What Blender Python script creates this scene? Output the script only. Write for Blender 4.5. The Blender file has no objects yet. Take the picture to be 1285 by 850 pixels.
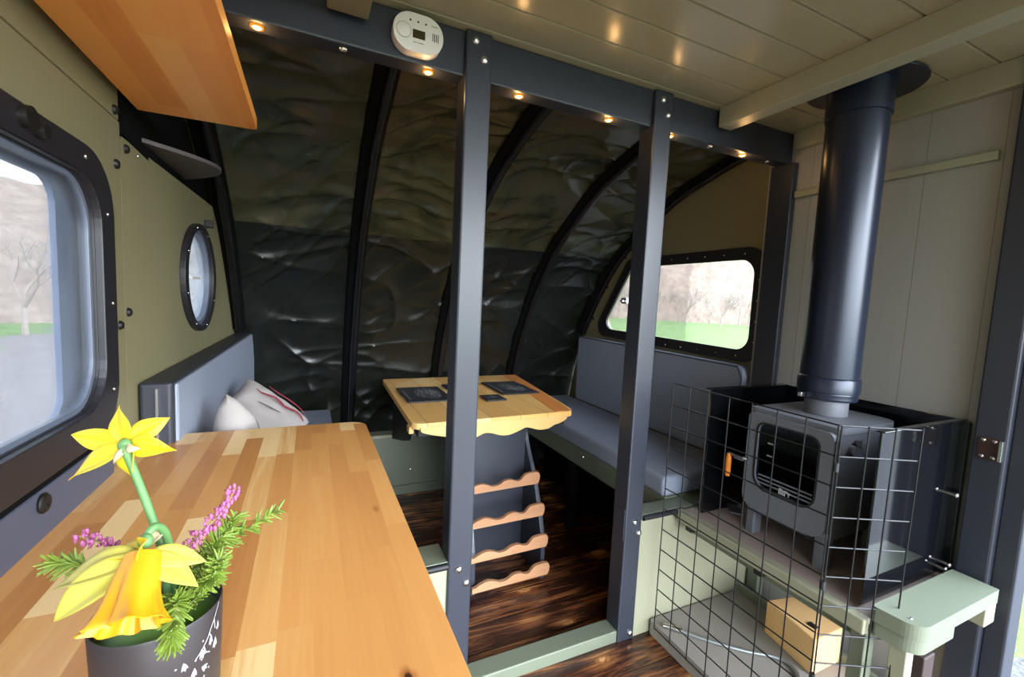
import bpy, math, random
from mathutils import Vector, Matrix, noise
from mathutils.geometry import tessellate_polygon
random.seed(7)
S = bpy.context.scene
COL = S.collection
PI = math.pi

# ------------------------------------------------------------------ colour / node helpers
def lin(c):
    return tuple(((x/255)/12.92 if x/255 <= 0.04045 else ((x/255+0.055)/1.055)**2.4) for x in c)+(1.0,)

class NT:
    """small helper to write node trees as expressions"""
    def __init__(s, mat):
        mat.use_nodes = True
        s.t = mat.node_tree; s.t.nodes.clear()
        s.out = s.n('ShaderNodeOutputMaterial')
    def n(s, typ, **k):
        o = s.t.nodes.new(typ)
        for a, b in k.items(): setattr(o, a, b)
        return o
    def set(s, sock, v):
        if isinstance(v, bpy.types.NodeSocket): s.t.links.new(v, sock)
        elif v is not None: sock.default_value = v
    def m(s, op, a, b=None, c=None):
        o = s.n('ShaderNodeMath', operation=op)
        for i, v in enumerate((a, b, c)):
            if v is not None: s.set(o.inputs[i], v)
        return o.outputs[0]
    def xyz(s, v):
        o = s.n('ShaderNodeSeparateXYZ'); s.set(o.inputs[0], v); return o.outputs
    def vec(s, x, y, z=0.0):
        o = s.n('ShaderNodeCombineXYZ')
        for i, v in enumerate((x, y, z)): s.set(o.inputs[i], v)
        return o.outputs[0]
    def obj(s): return s.n('ShaderNodeTexCoord').outputs['Object']
    def noise(s, v, scale=5, detail=4, rough=.55, dist=0):
        o = s.n('ShaderNodeTexNoise'); s.set(o.inputs['Vector'], v)
        o.inputs['Scale'].default_value = scale; o.inputs['Detail'].default_value = detail
        o.inputs['Roughness'].default_value = rough; o.inputs['Distortion'].default_value = dist
        return o.outputs['Fac']
    def wn(s, v):
        o = s.n('ShaderNodeTexWhiteNoise', noise_dimensions='3D'); s.set(o.inputs['Vector'], v); return o.outputs['Value']
    def ramp(s, fac, stops, interp='LINEAR'):
        o = s.n('ShaderNodeValToRGB'); o.color_ramp.interpolation = interp
        e = o.color_ramp.elements
        while len(e) > len(stops): e.remove(e[-1])
        while len(e) < len(stops): e.new(0.5)
        for q, (p, c) in zip(e, stops):
            q.position = p; q.color = lin(c) if len(c) == 3 else c
        s.set(o.inputs[0], fac); return o.outputs[0]
    def mix(s, fac, a, b, mode='MIX'):
        o = s.n('ShaderNodeMix', data_type='RGBA', blend_type=mode)
        s.set(o.inputs[0], fac); s.set(o.inputs[6], a); s.set(o.inputs[7], b)
        return o.outputs[2]
    def bump(s, h, strength=.2, dist=.01):
        o = s.n('ShaderNodeBump'); o.inputs['Strength'].default_value = strength; o.inputs['Distance'].default_value = dist
        s.set(o.inputs['Height'], h); return o.outputs[0]
    def bsdf(s, color, rough=.5, metal=0, normal=None, spec=.5, **k):
        b = s.n('ShaderNodeBsdfPrincipled')
        s.set(b.inputs['Base Color'], color); s.set(b.inputs['Roughness'], rough)
        s.set(b.inputs['Metallic'], metal); s.set(b.inputs['Specular IOR Level'], spec)
        if normal is not None: s.set(b.inputs['Normal'], normal)
        for a, v in k.items(): s.set(b.inputs[a.replace('_', ' ')], v)
        s.t.links.new(b.outputs[0], s.out.inputs[0]); return b

def plain(name, col, rough=.5, metal=0, spec=.5, var=.08, scale=8, bump=0, bscale=60, **k):
    m = bpy.data.materials.new(name); t = NT(m)
    v = t.obj(); f = t.noise(v, scale, 3)
    c = t.mix(t.m('MULTIPLY', f, var*2), lin(col), lin([x*.72 for x in col]))
    nrm = t.bump(t.noise(v, bscale, 3), bump, .003) if bump else None
    t.bsdf(c, rough, metal, nrm, spec, **k); return m

def planks(name, la, wa, w, L, stops, off=0.0, grain=.35, gscale=1.0, rough=.4, spec=.5, knots=None, gap=None, bump=.1, gapw=.02, ksz=1.0):
    """boards: la / wa = index of the axis along / across the boards"""
    m = bpy.data.materials.new(name); t = NT(m)
    o = t.xyz(t.obj()); a = o[la]; b = o[wa]
    bw = t.m('DIVIDE', t.m('SUBTRACT', b, off), w); row = t.m('FLOOR', bw); fr = t.m('FRACT', bw)
    r1 = t.wn(t.vec(row, 3.7, 1.1))
    al = t.m('ADD', t.m('DIVIDE', a, L), t.m('MULTIPLY', r1, 7.31)); colm = t.m('FLOOR', al); fl = t.m('FRACT', al)
    rnd = t.wn(t.vec(row, colm, 2.3)); rnd2 = t.wn(t.vec(colm, row, 8.3))
    seed = t.m('MULTIPLY', rnd2, 40.0)
    gv = t.vec(t.m('ADD', t.m('MULTIPLY', a, 2.2*gscale), seed), t.m('MULTIPLY', b, 34*gscale), seed)
    g = t.noise(gv, 1.0, 5, .6, .6)
    gv2 = t.vec(t.m('ADD', t.m('MULTIPLY', a, 6*gscale), seed), t.m('MULTIPLY', b, 150*gscale), seed)
    g2 = t.noise(gv2, 1.0, 3, .6)
    fac = t.m('ADD', t.m('MULTIPLY', rnd, 1-grain), t.m('MULTIPLY', g, grain))
    fac = t.m('ADD', fac, t.m('MULTIPLY', t.m('SUBTRACT', g2, .5), .18))
    c = t.ramp(fac, stops)
    if knots:
        kn, kc, kc2 = knots
        vo = t.n('ShaderNodeTexVoronoi'); t.set(vo.inputs['Vector'], t.vec(t.m('ADD', t.m('MULTIPLY', a, kn), seed), t.m('MULTIPLY', b, kn*1.6), seed)); vo.inputs['Scale'].default_value = 1.0
        d = t.m('ADD', vo.outputs['Distance'], t.m('MULTIPLY', t.m('SUBTRACT', g, .5), .12))
        d = t.m('MULTIPLY', d, ksz)
        kf = t.ramp(d, [(0, (255, 255, 255)), (.05, (255, 255, 255)), (.12, (0, 0, 0)), (1, (0, 0, 0))])
        kr = t.ramp(d, [(0, kc2), (.035, kc2), (.05, kc), (.10, kc)])
        c = t.mix(kf, c, kr)
    if gap:
        e = t.m('MINIMUM', fr, t.m('SUBTRACT', 1.0, fr)); gm = t.m('LESS_THAN', e, gapw)
        c = t.mix(gm, c, lin(gap))
    nrm = t.bump(g, bump, .004)
    t.bsdf(c, rough, 0, nrm, spec); return m

# ------------------------------------------------------------------ mesh builder
class MB:
    def __init__(s): s.v = []; s.f = []; s.sm = []
    def add(s, vs, fs, smooth=False):
        b = len(s.v); s.v += [Vector(p) for p in vs]
        for f in fs: s.f.append([b+i for i in f]); s.sm.append(smooth)
        return s
    def box(s, a, b):
        x0, y0, z0 = a; x1, y1, z1 = b
        return s.add([(x0,y0,z0),(x1,y0,z0),(x1,y1,z0),(x0,y1,z0),(x0,y0,z1),(x1,y0,z1),(x1,y1,z1),(x0,y1,z1)],
              [(0,3,2,1),(4,5,6,7),(0,1,5,4),(1,2,6,5),(2,3,7,6),(3,0,4,7)])
    def bar(s, p, q, w, h, up=(0,0,1)):
        p = Vector(p); q = Vector(q); d = (q-p).normalized(); u = Vector(up)
        sd = d.cross(u).normalized()*w/2; u = sd.cross(d).normalized()*h/2
        vs = [p-sd-u, p+sd-u, p+sd+u, p-sd+u, q-sd-u, q+sd-u, q+sd+u, q-sd+u]
        return s.add(vs, [(0,1,2,3),(7,6,5,4),(0,4,5,1),(1,5,6,2),(2,6,7,3),(3,7,4,0)])
    def tube(s, pts, r, n=8, cap=True, smooth=True):
        pts = [Vector(p) for p in pts]; k = len(pts)
        rs = r if isinstance(r, (list, tuple)) else [r]*k
        d0 = (pts[1]-pts[0]).normalized(); ref = Vector((0,0,1)) if abs(d0.z) < .9 else Vector((1,0,0))
        u = d0.cross(ref).normalized(); vs = []; fs = []
        for i, p in enumerate(pts):
            d = (pts[min(i+1,k-1)]-pts[max(i-1,0)]).normalized()
            u = (u-d*u.dot(d)).normalized(); w = d.cross(u)
            for j in range(n):
                a = 2*PI*j/n; vs.append(p+(u*math.cos(a)+w*math.sin(a))*rs[i])
        for i in range(k-1):
            for j in range(n):
                j2 = (j+1) % n; fs.append((i*n+j, i*n+j2, (i+1)*n+j2, (i+1)*n+j))
        s.add(vs, fs, smooth)
        if cap:
            s.add(vs[:n], [tuple(range(n-1,-1,-1))]); s.add(vs[-n:], [tuple(range(n))])
        return s
    def lathe(s, prof, c=(0,0,0), axis=(0,0,1), n=32, smooth=True, wob=None):
        """prof: (radius, height) list about an axis through c"""
        ax = Vector(axis).normalized(); ref = Vector((0,0,1)) if abs(ax.z) < .9 else Vector((1,0,0))
        u = ax.cross(ref).normalized(); w = ax.cross(u); c = Vector(c); vs = []; fs = []
        for i, (r, h) in enumerate(prof):
            for j in range(n):
                a = 2*PI*j/n; rr = r*(wob(i, a) if wob else 1)
                vs.append(c+ax*h+(u*math.cos(a)+w*math.sin(a))*rr)
        for i in range(len(prof)-1):
            for j in range(n):
                j2 = (j+1) % n; fs.append((i*n+j, i*n+j2, (i+1)*n+j2, (i+1)*n+j))
        return s.add(vs, fs, smooth)
    def disc(s, c, axis, r, h, n=24, smooth=False):
        return s.lathe([(0.0001,0),(r,0),(r,h),(0.0001,h)], c, axis, n, smooth)
    def dome(s, c, axis, r, h, n=16):
        return s.lathe([(r,0),(r*.9,h*.5),(r*.6,h*.85),(.0001,h)], c, axis, n, True)
    def ball(s, c, r, sx=1, sy=1, sz=1, n=8, k=5):
        prof = [(max(.0001, math.sin(PI*i/k))*1.0, -math.cos(PI*i/k)) for i in range(k+1)]
        b = len(s.v); s.lathe(prof, (0,0,0), (0,0,1), n, True)
        for i in range(b, len(s.v)): p = s.v[i]; s.v[i] = Vector(c)+Vector((p.x*r*sx, p.y*r*sy, p.z*r*sz))
        return s
    def plate(s, outer, holes, mp, t0, t1):
        """flat plate with holes; mp(a,b,t)->xyz, thickness from t0 to t1"""
        loops = [outer]+list(holes); P = [Vector((a,b,0)) for L in loops for a,b in L]
        tris = tessellate_polygon([[Vector((a,b,0)) for a,b in L] for L in loops])
        n = len(P); vs = [mp(p.x,p.y,t0) for p in P]+[mp(p.x,p.y,t1) for p in P]; fs = []
        for a,b,c in tris:
            fs.append((a,b,c)); fs.append((n+c,n+b,n+a))
        k = 0
        for L in loops:
            m = len(L)
            for i in range(m): j = (i+1) % m; fs.append((k+i,k+j,n+k+j,n+k+i))
            k += m
        return s.add(vs, fs)
    def grid(s, fn, nu, nv, smooth=True):
        vs = [fn(i/nu, j/nv) for j in range(nv+1) for i in range(nu+1)]
        fs = [(j*(nu+1)+i, j*(nu+1)+i+1, (j+1)*(nu+1)+i+1, (j+1)*(nu+1)+i) for j in range(nv) for i in range(nu)]
        return s.add(vs, fs, smooth)

def rpoly(pts, r, n=6):
    """polygon with rounded corners (r number or list)"""
    out = []; k = len(pts)
    for i, p in enumerate(pts):
        rr = r[i] if isinstance(r, (list, tuple)) else r
        p = Vector(p); a = (Vector(pts[i-1])-p); b = (Vector(pts[(i+1) % k])-p)
        if rr <= 0: out.append((p.x,p.y)); continue
        an = a.angle(b); d = min(rr/math.tan(an/2), a.length*.49, b.length*.49); q = d*math.tan(an/2)
        a.normalize(); b.normalize(); c = p+(a+b).normalized()*(q/math.sin(an/2))
        s0 = p+a*d-c; s1 = p+b*d-c; a0 = math.atan2(s0.y,s0.x); a1 = math.atan2(s1.y,s1.x)
        da = (a1-a0+PI) % (2*PI)-PI
        for j in range(n+1):
            t = a0+da*j/n; out.append((c.x+q*math.cos(t), c.y+q*math.sin(t)))
    return out
def circ(cx, cy, r, n=40, ry=None): return [(cx+r*math.cos(2*PI*i/n), cy+(ry or r)*math.sin(2*PI*i/n)) for i in range(n)]
MX = lambda x: (lambda a, b, t: (x+t, a, b))      # plate in the YZ plane
MY = lambda y: (lambda a, b, t: (a, y+t, b))      # plate in the XZ plane
MZ = lambda z: (lambda a, b, t: (a, b, z+t))      # horizontal plate

def wloc(o):
    v = Vector(o.location)
    while o.parent: o = o.parent; v += o.location
    return v
def link(name, mb, mat, parent=None, bevel=0, sub=0, solid=0, kind=None, loc=None, label=None, seg=2):
    import bmesh
    me = bpy.data.meshes.new(name)
    if parent is not None:
        base = wloc(parent); off = Vector((0,0,0))
    else:
        xs = [v.x for v in mb.v]; ys = [v.y for v in mb.v]; zs = [v.z for v in mb.v]
        base = Vector((0,0,0)); off = Vector(((min(xs)+max(xs))/2, (min(ys)+max(ys))/2, min(zs)))
        if loc is not None: off = Vector(loc)
    me.from_pydata([tuple(v-base-off) for v in mb.v], [], mb.f)
    bm = bmesh.new(); bm.from_mesh(me)
    bmesh.ops.remove_doubles(bm, verts=bm.verts, dist=1e-6)
    bmesh.ops.recalc_face_normals(bm, faces=bm.faces); bm.to_mesh(me); bm.free()
    sm = all(mb.sm) if len(mb.sm) else False
    if any(mb.sm) and len(me.polygons) == len(mb.f): me.polygons.foreach_set('use_smooth', mb.sm)
    elif any(mb.sm): me.polygons.foreach_set('use_smooth', [True]*len(me.polygons))
    if any(mb.sm): me.set_sharp_from_angle(angle=math.radians(50))
    me.materials.append(mat)
    o = bpy.data.objects.new(name, me); COL.objects.link(o); o.location = off
    if parent is not None: o.parent = parent
    if solid:
        q = o.modifiers.new('solid', 'SOLIDIFY'); q.thickness = solid; q.offset = 0
    if bevel:
        q = o.modifiers.new('bevel', 'BEVEL'); q.width = bevel; q.segments = seg; q.limit_method = 'ANGLE'; q.angle_limit = math.radians(38)
    if sub:
        q = o.modifiers.new('sub', 'SUBSURF'); q.levels = sub; q.render_levels = sub
    if kind: o['kind'] = kind
    if label: o['label'] = label
    return o
def tag(o, label, cat, group=None):
    o['label'] = label; o['category'] = cat
    if group: o['group'] = group
    return o
def thing(name, label, cat, loc=(0,0,0), group=None):
    o = bpy.data.objects.new(name, None); COL.objects.link(o); o.location = loc; o.empty_display_size = .05
    return tag(o, label, cat, group)
def struct(name, mb, mat, parent=None, bevel=0, **k):
    return link(name, mb, mat, parent, bevel, kind='structure', **k)

# ------------------------------------------------------------------ materials
OLIVE = plain('olive paint', (118,111,82), .5, var=.12, scale=3, bump=.05)
OLIVE_L = plain('pale olive paint', (148,146,122), .42, var=.1, scale=4, bump=.05)
CEIL = plain('ceiling paint', (154,148,118), .23, var=.14, scale=2.5, bump=.12, bscale=14)
SAGE = plain('sage paint', (106,112,94), .4, var=.12, scale=5, bump=.06)
BLUEBLK = plain('blue black paint', (43,46,55), .38, var=.1, scale=6, bump=.08, bscale=30)
BLACK = plain('matt black', (16,17,20), .55, var=.1)
RUBBER = plain('black window frame', (31,29,33), .42, var=.15)
VOID = plain('black board', (7,7,8), .9, spec=.1)
CUSH = plain('slate blue vinyl', (132,139,154), .45, var=.12, scale=3, bump=.12, bscale=9)
CUSH_S = plain('dark cushion side', (40,42,50), .5, var=.1)
STEEL = plain('bright steel', (205,205,205), .25, 1.0, var=.05)
DARKMETAL = plain('black bolt', (22,20,18), .5, .3)
STOVE = plain('stove paint', (100,102,108), .5, .1, var=.08, bump=.06, bscale=120)
FLUE = plain('flue paint', (27,34,50), .3, .25, var=.06)
GLOSSBLK = plain('gloss black enamel', (9,10,13), .07, 0, .6, var=.05)
TUBEM = plain('black hoop tube', (20,20,23), .18, .1)
WIRE = plain('black wire', (24,24,26), .35, .5)
SILVER = plain('galvanised', (150,152,150), .4, .7)
SLATE = plain('slate', (32,34,38), .6, var=.2, scale=20, bump=.2, bscale=40)
BOARD = plain('grey board', (150,142,132), .7, var=.3, scale=3, bump=.1)
TILE = plain('grey brown hearth tile', (150,134,126), .5, var=.22, scale=5)
WHITE = plain('white plastic', (214,208,200), .4, var=.03)
SCREEN = plain('lcd dark', (52,46,24), .2)
GREYLINE = plain('moulded grey', (140,132,120), .5)
BROWNPL = plain('brown metal plate', (74,52,48), .35, .5)
PALEMARK = plain('white ink', (168,168,176), .6)
CUSHWHITE = plain('off white cotton', (168,160,155), .85, var=.1, scale=10, bump=.15, bscale=90)
POT = plain('charcoal pot', (45,41,44), .45, var=.05)
STEMG = plain('daffodil stem', (98,142,84), .5, var=.25, scale=30)
YELLOW = plain('daffodil petal', (208,178,26), .5, var=.1, scale=30, Subsurface_Weight=.0)
YELLOWP = plain('pale daffodil petal', (196,184,78), .5, var=.3, scale=35)
TRUMPET = plain('daffodil trumpet', (218,152,6), .5, var=.3, scale=40)
PAPERY = plain('papery spathe', (196,178,140), .7, var=.25, scale=40)
PINK = plain('heather pink', (196,104,160), .6, var=.5, scale=90)
PINKDK = plain('heather dark tip', (110,30,70), .6)
NEEDLE = plain('fresh green needle', (128,152,54), .5, var=.5, scale=50)
NEEDLEDK = plain('green needle', (96,136,58), .5, var=.45, scale=50)
TWIG = plain('twig', (150,130,80), .7)
REDINK = plain('red print', (128,40,52), .8)
BLACKINK = plain('dark print', (70,64,66), .8)
AMBERGRIP = plain('orange wood grip', (214,120,30), .35, var=.25, scale=30)
BARK = plain('bark', (150,134,122), .9, var=.3, scale=4)
GASKET = plain('grey reveal', (92,98,112), .35, var=.08)

BUTCH = [(0, (168,108,56)), (.22, (192,131,72)), (.48, (206,146,82)), (.64, (214,160,96)), (.72, (232,192,132)), (1, (242,210,156))]
WORKTOP = planks('oak butcher block', 1, 0, .0437, .36, BUTCH, off=-.43, grain=.34, rough=.3, bump=.03, gap=None, knots=(2.3, (150,92,44), (62,34,20)), ksz=2.6)
WSHELF = planks('varnished beech shelf', 1, 0, .062, .5, [(0, (206,126,54)), (.35, (226,148,70)), (.65, (234,164,86)), (1, (242,186,114))], off=-.41, grain=.4, rough=.35, bump=.03)
def char_mat():
    m = bpy.data.materials.new('charred floor boards'); t = NT(m); o = t.xyz(t.obj()); a = o[0]; b = o[1]
    bw = t.m('DIVIDE', t.m('SUBTRACT', b, .02), .142); row = t.m('FLOOR', bw); fr = t.m('FRACT', bw)
    seed = t.m('MULTIPLY', t.wn(t.vec(row, 4.4, 7.7)), 40.0)
    g = t.noise(t.vec(t.m('ADD', t.m('MULTIPLY', a, 2.4), seed), t.m('MULTIPLY', b, 30), seed), 1.0, 5, .65, 1.2)
    patch = t.noise(t.vec(t.m('ADD', t.m('MULTIPLY', a, 2.2), seed), t.m('MULTIPLY', b, 5), seed), 1.0, 3, .5)
    vo = t.n('ShaderNodeTexVoronoi'); t.set(vo.inputs['Vector'], t.vec(t.m('ADD', t.m('MULTIPLY', a, 3.4), seed), t.m('MULTIPLY', b, 6.2), seed)); vo.inputs['Scale'].default_value = 1.0
    d = t.m('ADD', vo.outputs['Distance'], t.m('MULTIPLY', t.m('SUBTRACT', g, .5), .16))
    near = t.ramp(d, [(0, (255,255,255)), (.12, (255,255,255)), (.42, (0,0,0))])
    f = t.m('ADD', t.m('ADD', t.m('MULTIPLY', g, .62), t.m('MULTIPLY', patch, .38)), t.m('MULTIPLY', t.xyz(near)[0], .10))
    c = t.ramp(f, [(.28, (16,9,7)), (.42, (38,19,13)), (.51, (66,36,23)), (.58, (124,76,44)), (.67, (184,130,78)), (.8, (214,164,108))])
    kf = t.ramp(d, [(0, (255,255,255)), (.13, (255,255,255)), (.17, (0,0,0))])
    rings = t.m('FRACT', t.m('MULTIPLY', d, 22.0))
    kc = t.ramp(rings, [(0, (96,52,26)), (.4, (186,128,74)), (1, (206,152,96))])
    c = t.mix(kf, c, kc)
    e = t.m('MINIMUM', fr, t.m('SUBTRACT', 1.0, fr)); c = t.mix(t.m('LESS_THAN', e, .012), c, lin((4,3,3)))
    t.bsdf(c, .24, 0, t.bump(g, .18, .004), .5); return m
CHAR = char_mat()
PINE = planks('yellow pine boards', 1, 0, .155, 3.0, [(0, (206,150,84)), (.35, (222,172,100)), (.65, (232,188,118)), (1, (240,204,140))], off=.40, grain=.45, rough=.4, bump=.05, gap=(110,70,34), gapw=.008, knots=(1.9, (196,132,66), (110,62,30)))
PINEEDGE = plain('pine edge', (226,180,112), .45, var=.2, scale=7)
ORANGEPINE = planks('orange pine trim', 1, 0, .2, 3.0, [(0, (190,108,48)), (.5, (214,134,66)), (1, (226,154,86))], grain=.6, rough=.4, bump=.05)
RACKWOOD = planks('rack rail wood', 0, 2, .3, 3.0, [(0, (140,96,66)), (.5, (170,122,86)), (1, (190,146,108))], grain=.6, rough=.5, bump=.05)
LOG = planks('sawn block', 1, 2, .3, 3.0, [(0, (206,150,92)), (.5, (224,174,114)), (1, (236,194,138))], grain=.5, rough=.6, bump=.05)
WALLBOARD = planks('painted wall boards', 2, 1, .19, 9.0, [(0, (142,139,132)), (.5, (149,146,139)), (1, (156,153,145))], off=.02, grain=.5, rough=.45, gap=(112,108,98), gapw=.006, bump=.06)

def tarp_mat():
    m = bpy.data.materials.new('camouflage tarpaulin'); t = NT(m); v = t.obj(); z = t.xyz(v)[2]
    a = t.noise(v, 2.3, 2, .5, .6); b = t.noise(t.n('ShaderNodeTexCoord').outputs['Generated'], 5.0, 2, .5, .8)
    camo = t.ramp(a, [(0, (27,27,20)), (.42, (42,44,29)), (.47, (60,58,39)), (.56, (62,54,40)), (.64, (44,48,31))], 'LINEAR')
    camo = t.mix(t.ramp(b, [(0, (0,0,0)), (.54, (0,0,0)), (.6, (255,255,255))]), camo, lin((58,57,38)))
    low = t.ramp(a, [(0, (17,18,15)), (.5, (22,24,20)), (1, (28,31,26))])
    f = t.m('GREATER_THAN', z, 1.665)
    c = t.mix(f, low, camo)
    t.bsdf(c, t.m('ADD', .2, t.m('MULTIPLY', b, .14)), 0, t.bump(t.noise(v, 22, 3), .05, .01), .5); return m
TARP = tarp_mat()

def emis(name, col, s):
    m = bpy.data.materials.new(name); t = NT(m); e = t.n('ShaderNodeEmission'); e.inputs[0].default_value = lin(col); e.inputs[1].default_value = s
    t.t.links.new(e.outputs[0], t.out.inputs[0]); return m
LEDM = emis('warm led', (255,196,104), 7)
HALO = emis('amber led glow', (255,140,40), .55)

def glass_mat(name, tint, haze, hazecol=(225,230,238), gl=.6):
    m = bpy.data.materials.new(name); t = NT(m)
    tr = t.n('ShaderNodeBsdfTransparent'); tr.inputs[0].default_value = (*tint, 1)
    tl = t.n('ShaderNodeBsdfTranslucent'); tl.inputs[0].default_value = lin(hazecol)
    gs = t.n('ShaderNodeBsdfGlossy'); gs.inputs['Roughness'].default_value = .04
    m1 = t.n('ShaderNodeMixShader')
    hz = t.m('MULTIPLY', t.noise(t.obj(), 5, 4), haze*2); t.set(m1.inputs[0], hz)
    t.t.links.new(tr.outputs[0], m1.inputs[1]); t.t.links.new(tl.outputs[0], m1.inputs[2])
    fr = t.n('ShaderNodeFresnel'); fr.inputs[0].default_value = 1.45
    m2 = t.n('ShaderNodeMixShader'); t.set(m2.inputs[0], t.m('MULTIPLY', fr.outputs[0], gl))
    t.t.links.new(m1.outputs[0], m2.inputs[1]); t.t.links.new(gs.outputs[0], m2.inputs[2])
    t.t.links.new(m2.outputs[0], t.out.inputs[0]); return m
GLASS_L = glass_mat('hazy acrylic', (.86,.88,.9), .06)
GLASS_R = glass_mat('clear acrylic', (.93,.93,.93), .02)
GLASS_S = glass_mat('stove glass', (.42,.44,.48), .0, gl=1.0)

# ------------------------------------------------------------------ room shell
XL, XR = -.43, 1.92          # left wall, right (stove) wall
YH = 1.283                   # front of the posts
YA = 1.363                   # start of the tented end
XA = 1.95                    # right wall of the tented end

def floor_mat_obj(name, a, b): return struct(name, MB().box(a, b), CHAR)
floor_mat_obj('floor', (-.8,-1.7,-.05), (2.0,3.12,0))
sill = MB().box((.41,1.29,0), (1.205,YA,.05)); struct('trim_1', sill, SAGE, bevel=.004)

# ceiling boards with real V grooves
cb = MB(); gy = [1.147+.122*k for k in (2,1,0)]
y = 1.391
ys = [1.391-.122*k for k in range(0, 24)]
for i in range(len(ys)-1):
    y1, y0 = ys[i], ys[i+1]; g = .0045
    pts = [(y0,.012),(y0+g,0),(y1-g,0),(y1,.012),(y1,.02),(y0,.02)]
    vs = [(-.78,p,2.13+q) for p,q in pts]+[(2.02,p,2.13+q) for p,q in pts]
    cb.add(vs, [(0,1,2,3,4,5),(11,10,9,8,7,6)]+[(k,(k+1)%6,6+(k+1)%6,6+k) for k in range(6)])
struct('ceiling', cb, CEIL)
struct('trim_2', MB().box((1.438,-1.3,2.055), (1.505,1.282,2.13)), OLIVE_L, bevel=.003)       # batten by the flue
struct('trim_3', MB().box((.035,-1.3,2.062), (.136,1.276,2.13)), OLIVE, bevel=.003)           # batten near the left
struct('trim_4', MB().box((1.885,.3,2.05), (1.92,1.268,2.13)), OLIVE_L, bevel=.003)           # cornice
struct('trim_5', MB().box((1.898,.64,1.846), (1.92,1.26,1.874)), OLIVE_L, bevel=.003)         # rail behind the flue

# left wall, cab part: window opening
win_in = rpoly([(.42,1.072),(1.268,1.072),(1.268,1.566),(.42,1.566)], .1, 8)
win_out = rpoly([(.35,1.0),(1.337,1.0),(1.337,1.626),(.35,1.626)], .13, 8)
wl = MB().plate([(-1.7,-.05),(1.435,-.05),(1.435,1.742),(-1.7,1.742)], [rpoly([(.41,1.062),(1.278,1.062),(1.278,1.576),(.41,1.576)], .105, 8)], MX(XL), -.03, 0)
WL = struct('wall_left', wl, OLIVE)
link('upper_panel', MB().box((XL-.03,-1.7,1.745), (XL,1.432,2.13)), OLIVE, WL, .002)
for (yy, zz) in ((1.405,1.762),(1.405,1.635),(1.398,1.242)):
    link('bolt', MB().dome((XL,yy,zz), (1,0,0), .012, .009), DARKMETAL, WL)
# dark lower panel with the finger hole knob and the slot
link('lower_panel', MB().box((XL,-.9,.885), (XL+.012,1.30,.985)), plain('blue grey panel', (70,74,88), .45), WL, .003)
link('slot', MB().box((XL,-.9,.985), (XL+.009,1.31,1.0)), VOID, WL)
link('knob', MB().lathe([(.016,0),(.018,.004),(.014,.008),(.006,.008),(.0001,.004)], (XL+.012,.992,.963), (1,0,0), 20), DARKMETAL, WL)
# window_1
W1 = struct('window_1', MB().plate(win_out, [win_in], MX(XL), 0, .016), RUBBER, bevel=.004)
opening = rpoly([(.41,1.062),(1.278,1.062),(1.278,1.576),(.41,1.576)], .105, 8)
link('bead', MB().plate(opening, [rpoly([(.422,1.074),(1.266,1.074),(1.266,1.564),(.422,1.564)], .1, 8)], MX(XL), -.008, .002), RUBBER, W1, .002)
link('seal', MB().plate(rpoly([(.420,1.072),(1.268,1.072),(1.268,1.566),(.420,1.566)], .1, 8), [rpoly([(.432,1.084),(1.256,1.084),(1.256,1.554),(.432,1.554)], .095, 8)], MX(XL), -.016, -.004), GASKET, W1, .003)
link('outer_frame', MB().plate(rpoly([(.38,1.03),(1.31,1.03),(1.31,1.61),(.38,1.61)], .1, 8), [rpoly([(.45,1.068),(1.195,1.068),(1.195,1.545),(.45,1.545)], .05, 8)], MX(XL), -.042, -.032), plain('pale blue frame', (112,124,156), .4), W1)
link('pane', MB().plate(rpoly([(.42,1.072),(1.268,1.072),(1.268,1.566),(.42,1.566)], .1, 8), [], MX(XL), -.013, -.010), GLASS_L, W1)
for (yy, zz) in ((1.30,1.5),(1.312,1.30),(1.302,1.10),(1.15,1.035),(.8,1.034),(1.2,1.6)):
    link('screw', MB().dome((XL+.016,yy,zz), (1,0,0), .005, .003, 10), STEEL, W1)
link('stay_bracket', MB().disc((XL+.016,.985,1.604), (1,0,0), .018, .012).disc((XL+.016,1.018,1.594), (1,0,0), .012, .016), DARKMETAL, W1)

# left wall, tented part (leans in slightly towards the far end)
def ML(a, b, t): k = (a-1.435)/1.45; return (XL+.045*k+t, a, b)
lp = [(1.437,-.02),(1.437,1.70)]+[(1.447,1.712),(2.46,1.706),(2.54,1.70),(2.60,1.66),(2.70,1.55),(2.80,1.35),(2.87,1.17),(2.92,.95),(2.95,.7),(2.98,-.02)]
W2o = circ(2.13,1.38,.235,48,.212); W2i = circ(2.13,1.38,.192,48,.19)
WL2 = struct('wall_left', MB().plate(lp, [circ(2.13,1.38,.2,48,.195)], ML, -.02, 0), OLIVE)
for (yy, zz) in ((1.468,1.688),(1.455,1.272)):
    link('bolt', MB().dome(ML(yy,zz,0), (1,0,0), .012, .009), DARKMETAL, WL2)
for (yy, zz) in ((1.552,1.693),(2.054,1.69),(2.5,1.685)):
    link('rivet', MB().dome(ML(yy,zz,0), (1,0,0), .005, .003, 10), STEEL, WL2)
W2 = struct('window_2', MB().plate(W2o, [W2i], ML, 0, .018), RUBBER, bevel=.004)
link('inner_ring', MB().plate(circ(2.13,1.38,.199,48,.194), [circ(2.13,1.38,.175,48,.172)], ML, -.035, .004), GASKET, W2, .002)
link('pane', MB().plate(circ(2.13,1.38,.19,48,.187), [], ML, -.018, -.014), glass_mat('hazy round pane', (.7,.72,.74), .3), W2)
link('catch', MB().box(tuple(ML(2.245,1.595,.0)), tuple(ML(2.27,1.625,.03))), DARKMETAL, W2, .003)
link('reflection_bar', MB().box((ML(2.05,1.376,-.013)), (ML(2.21,1.384,-.004))), WHITE, W2, .001)  # white bar stands in for light reflected in the round pane
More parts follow.
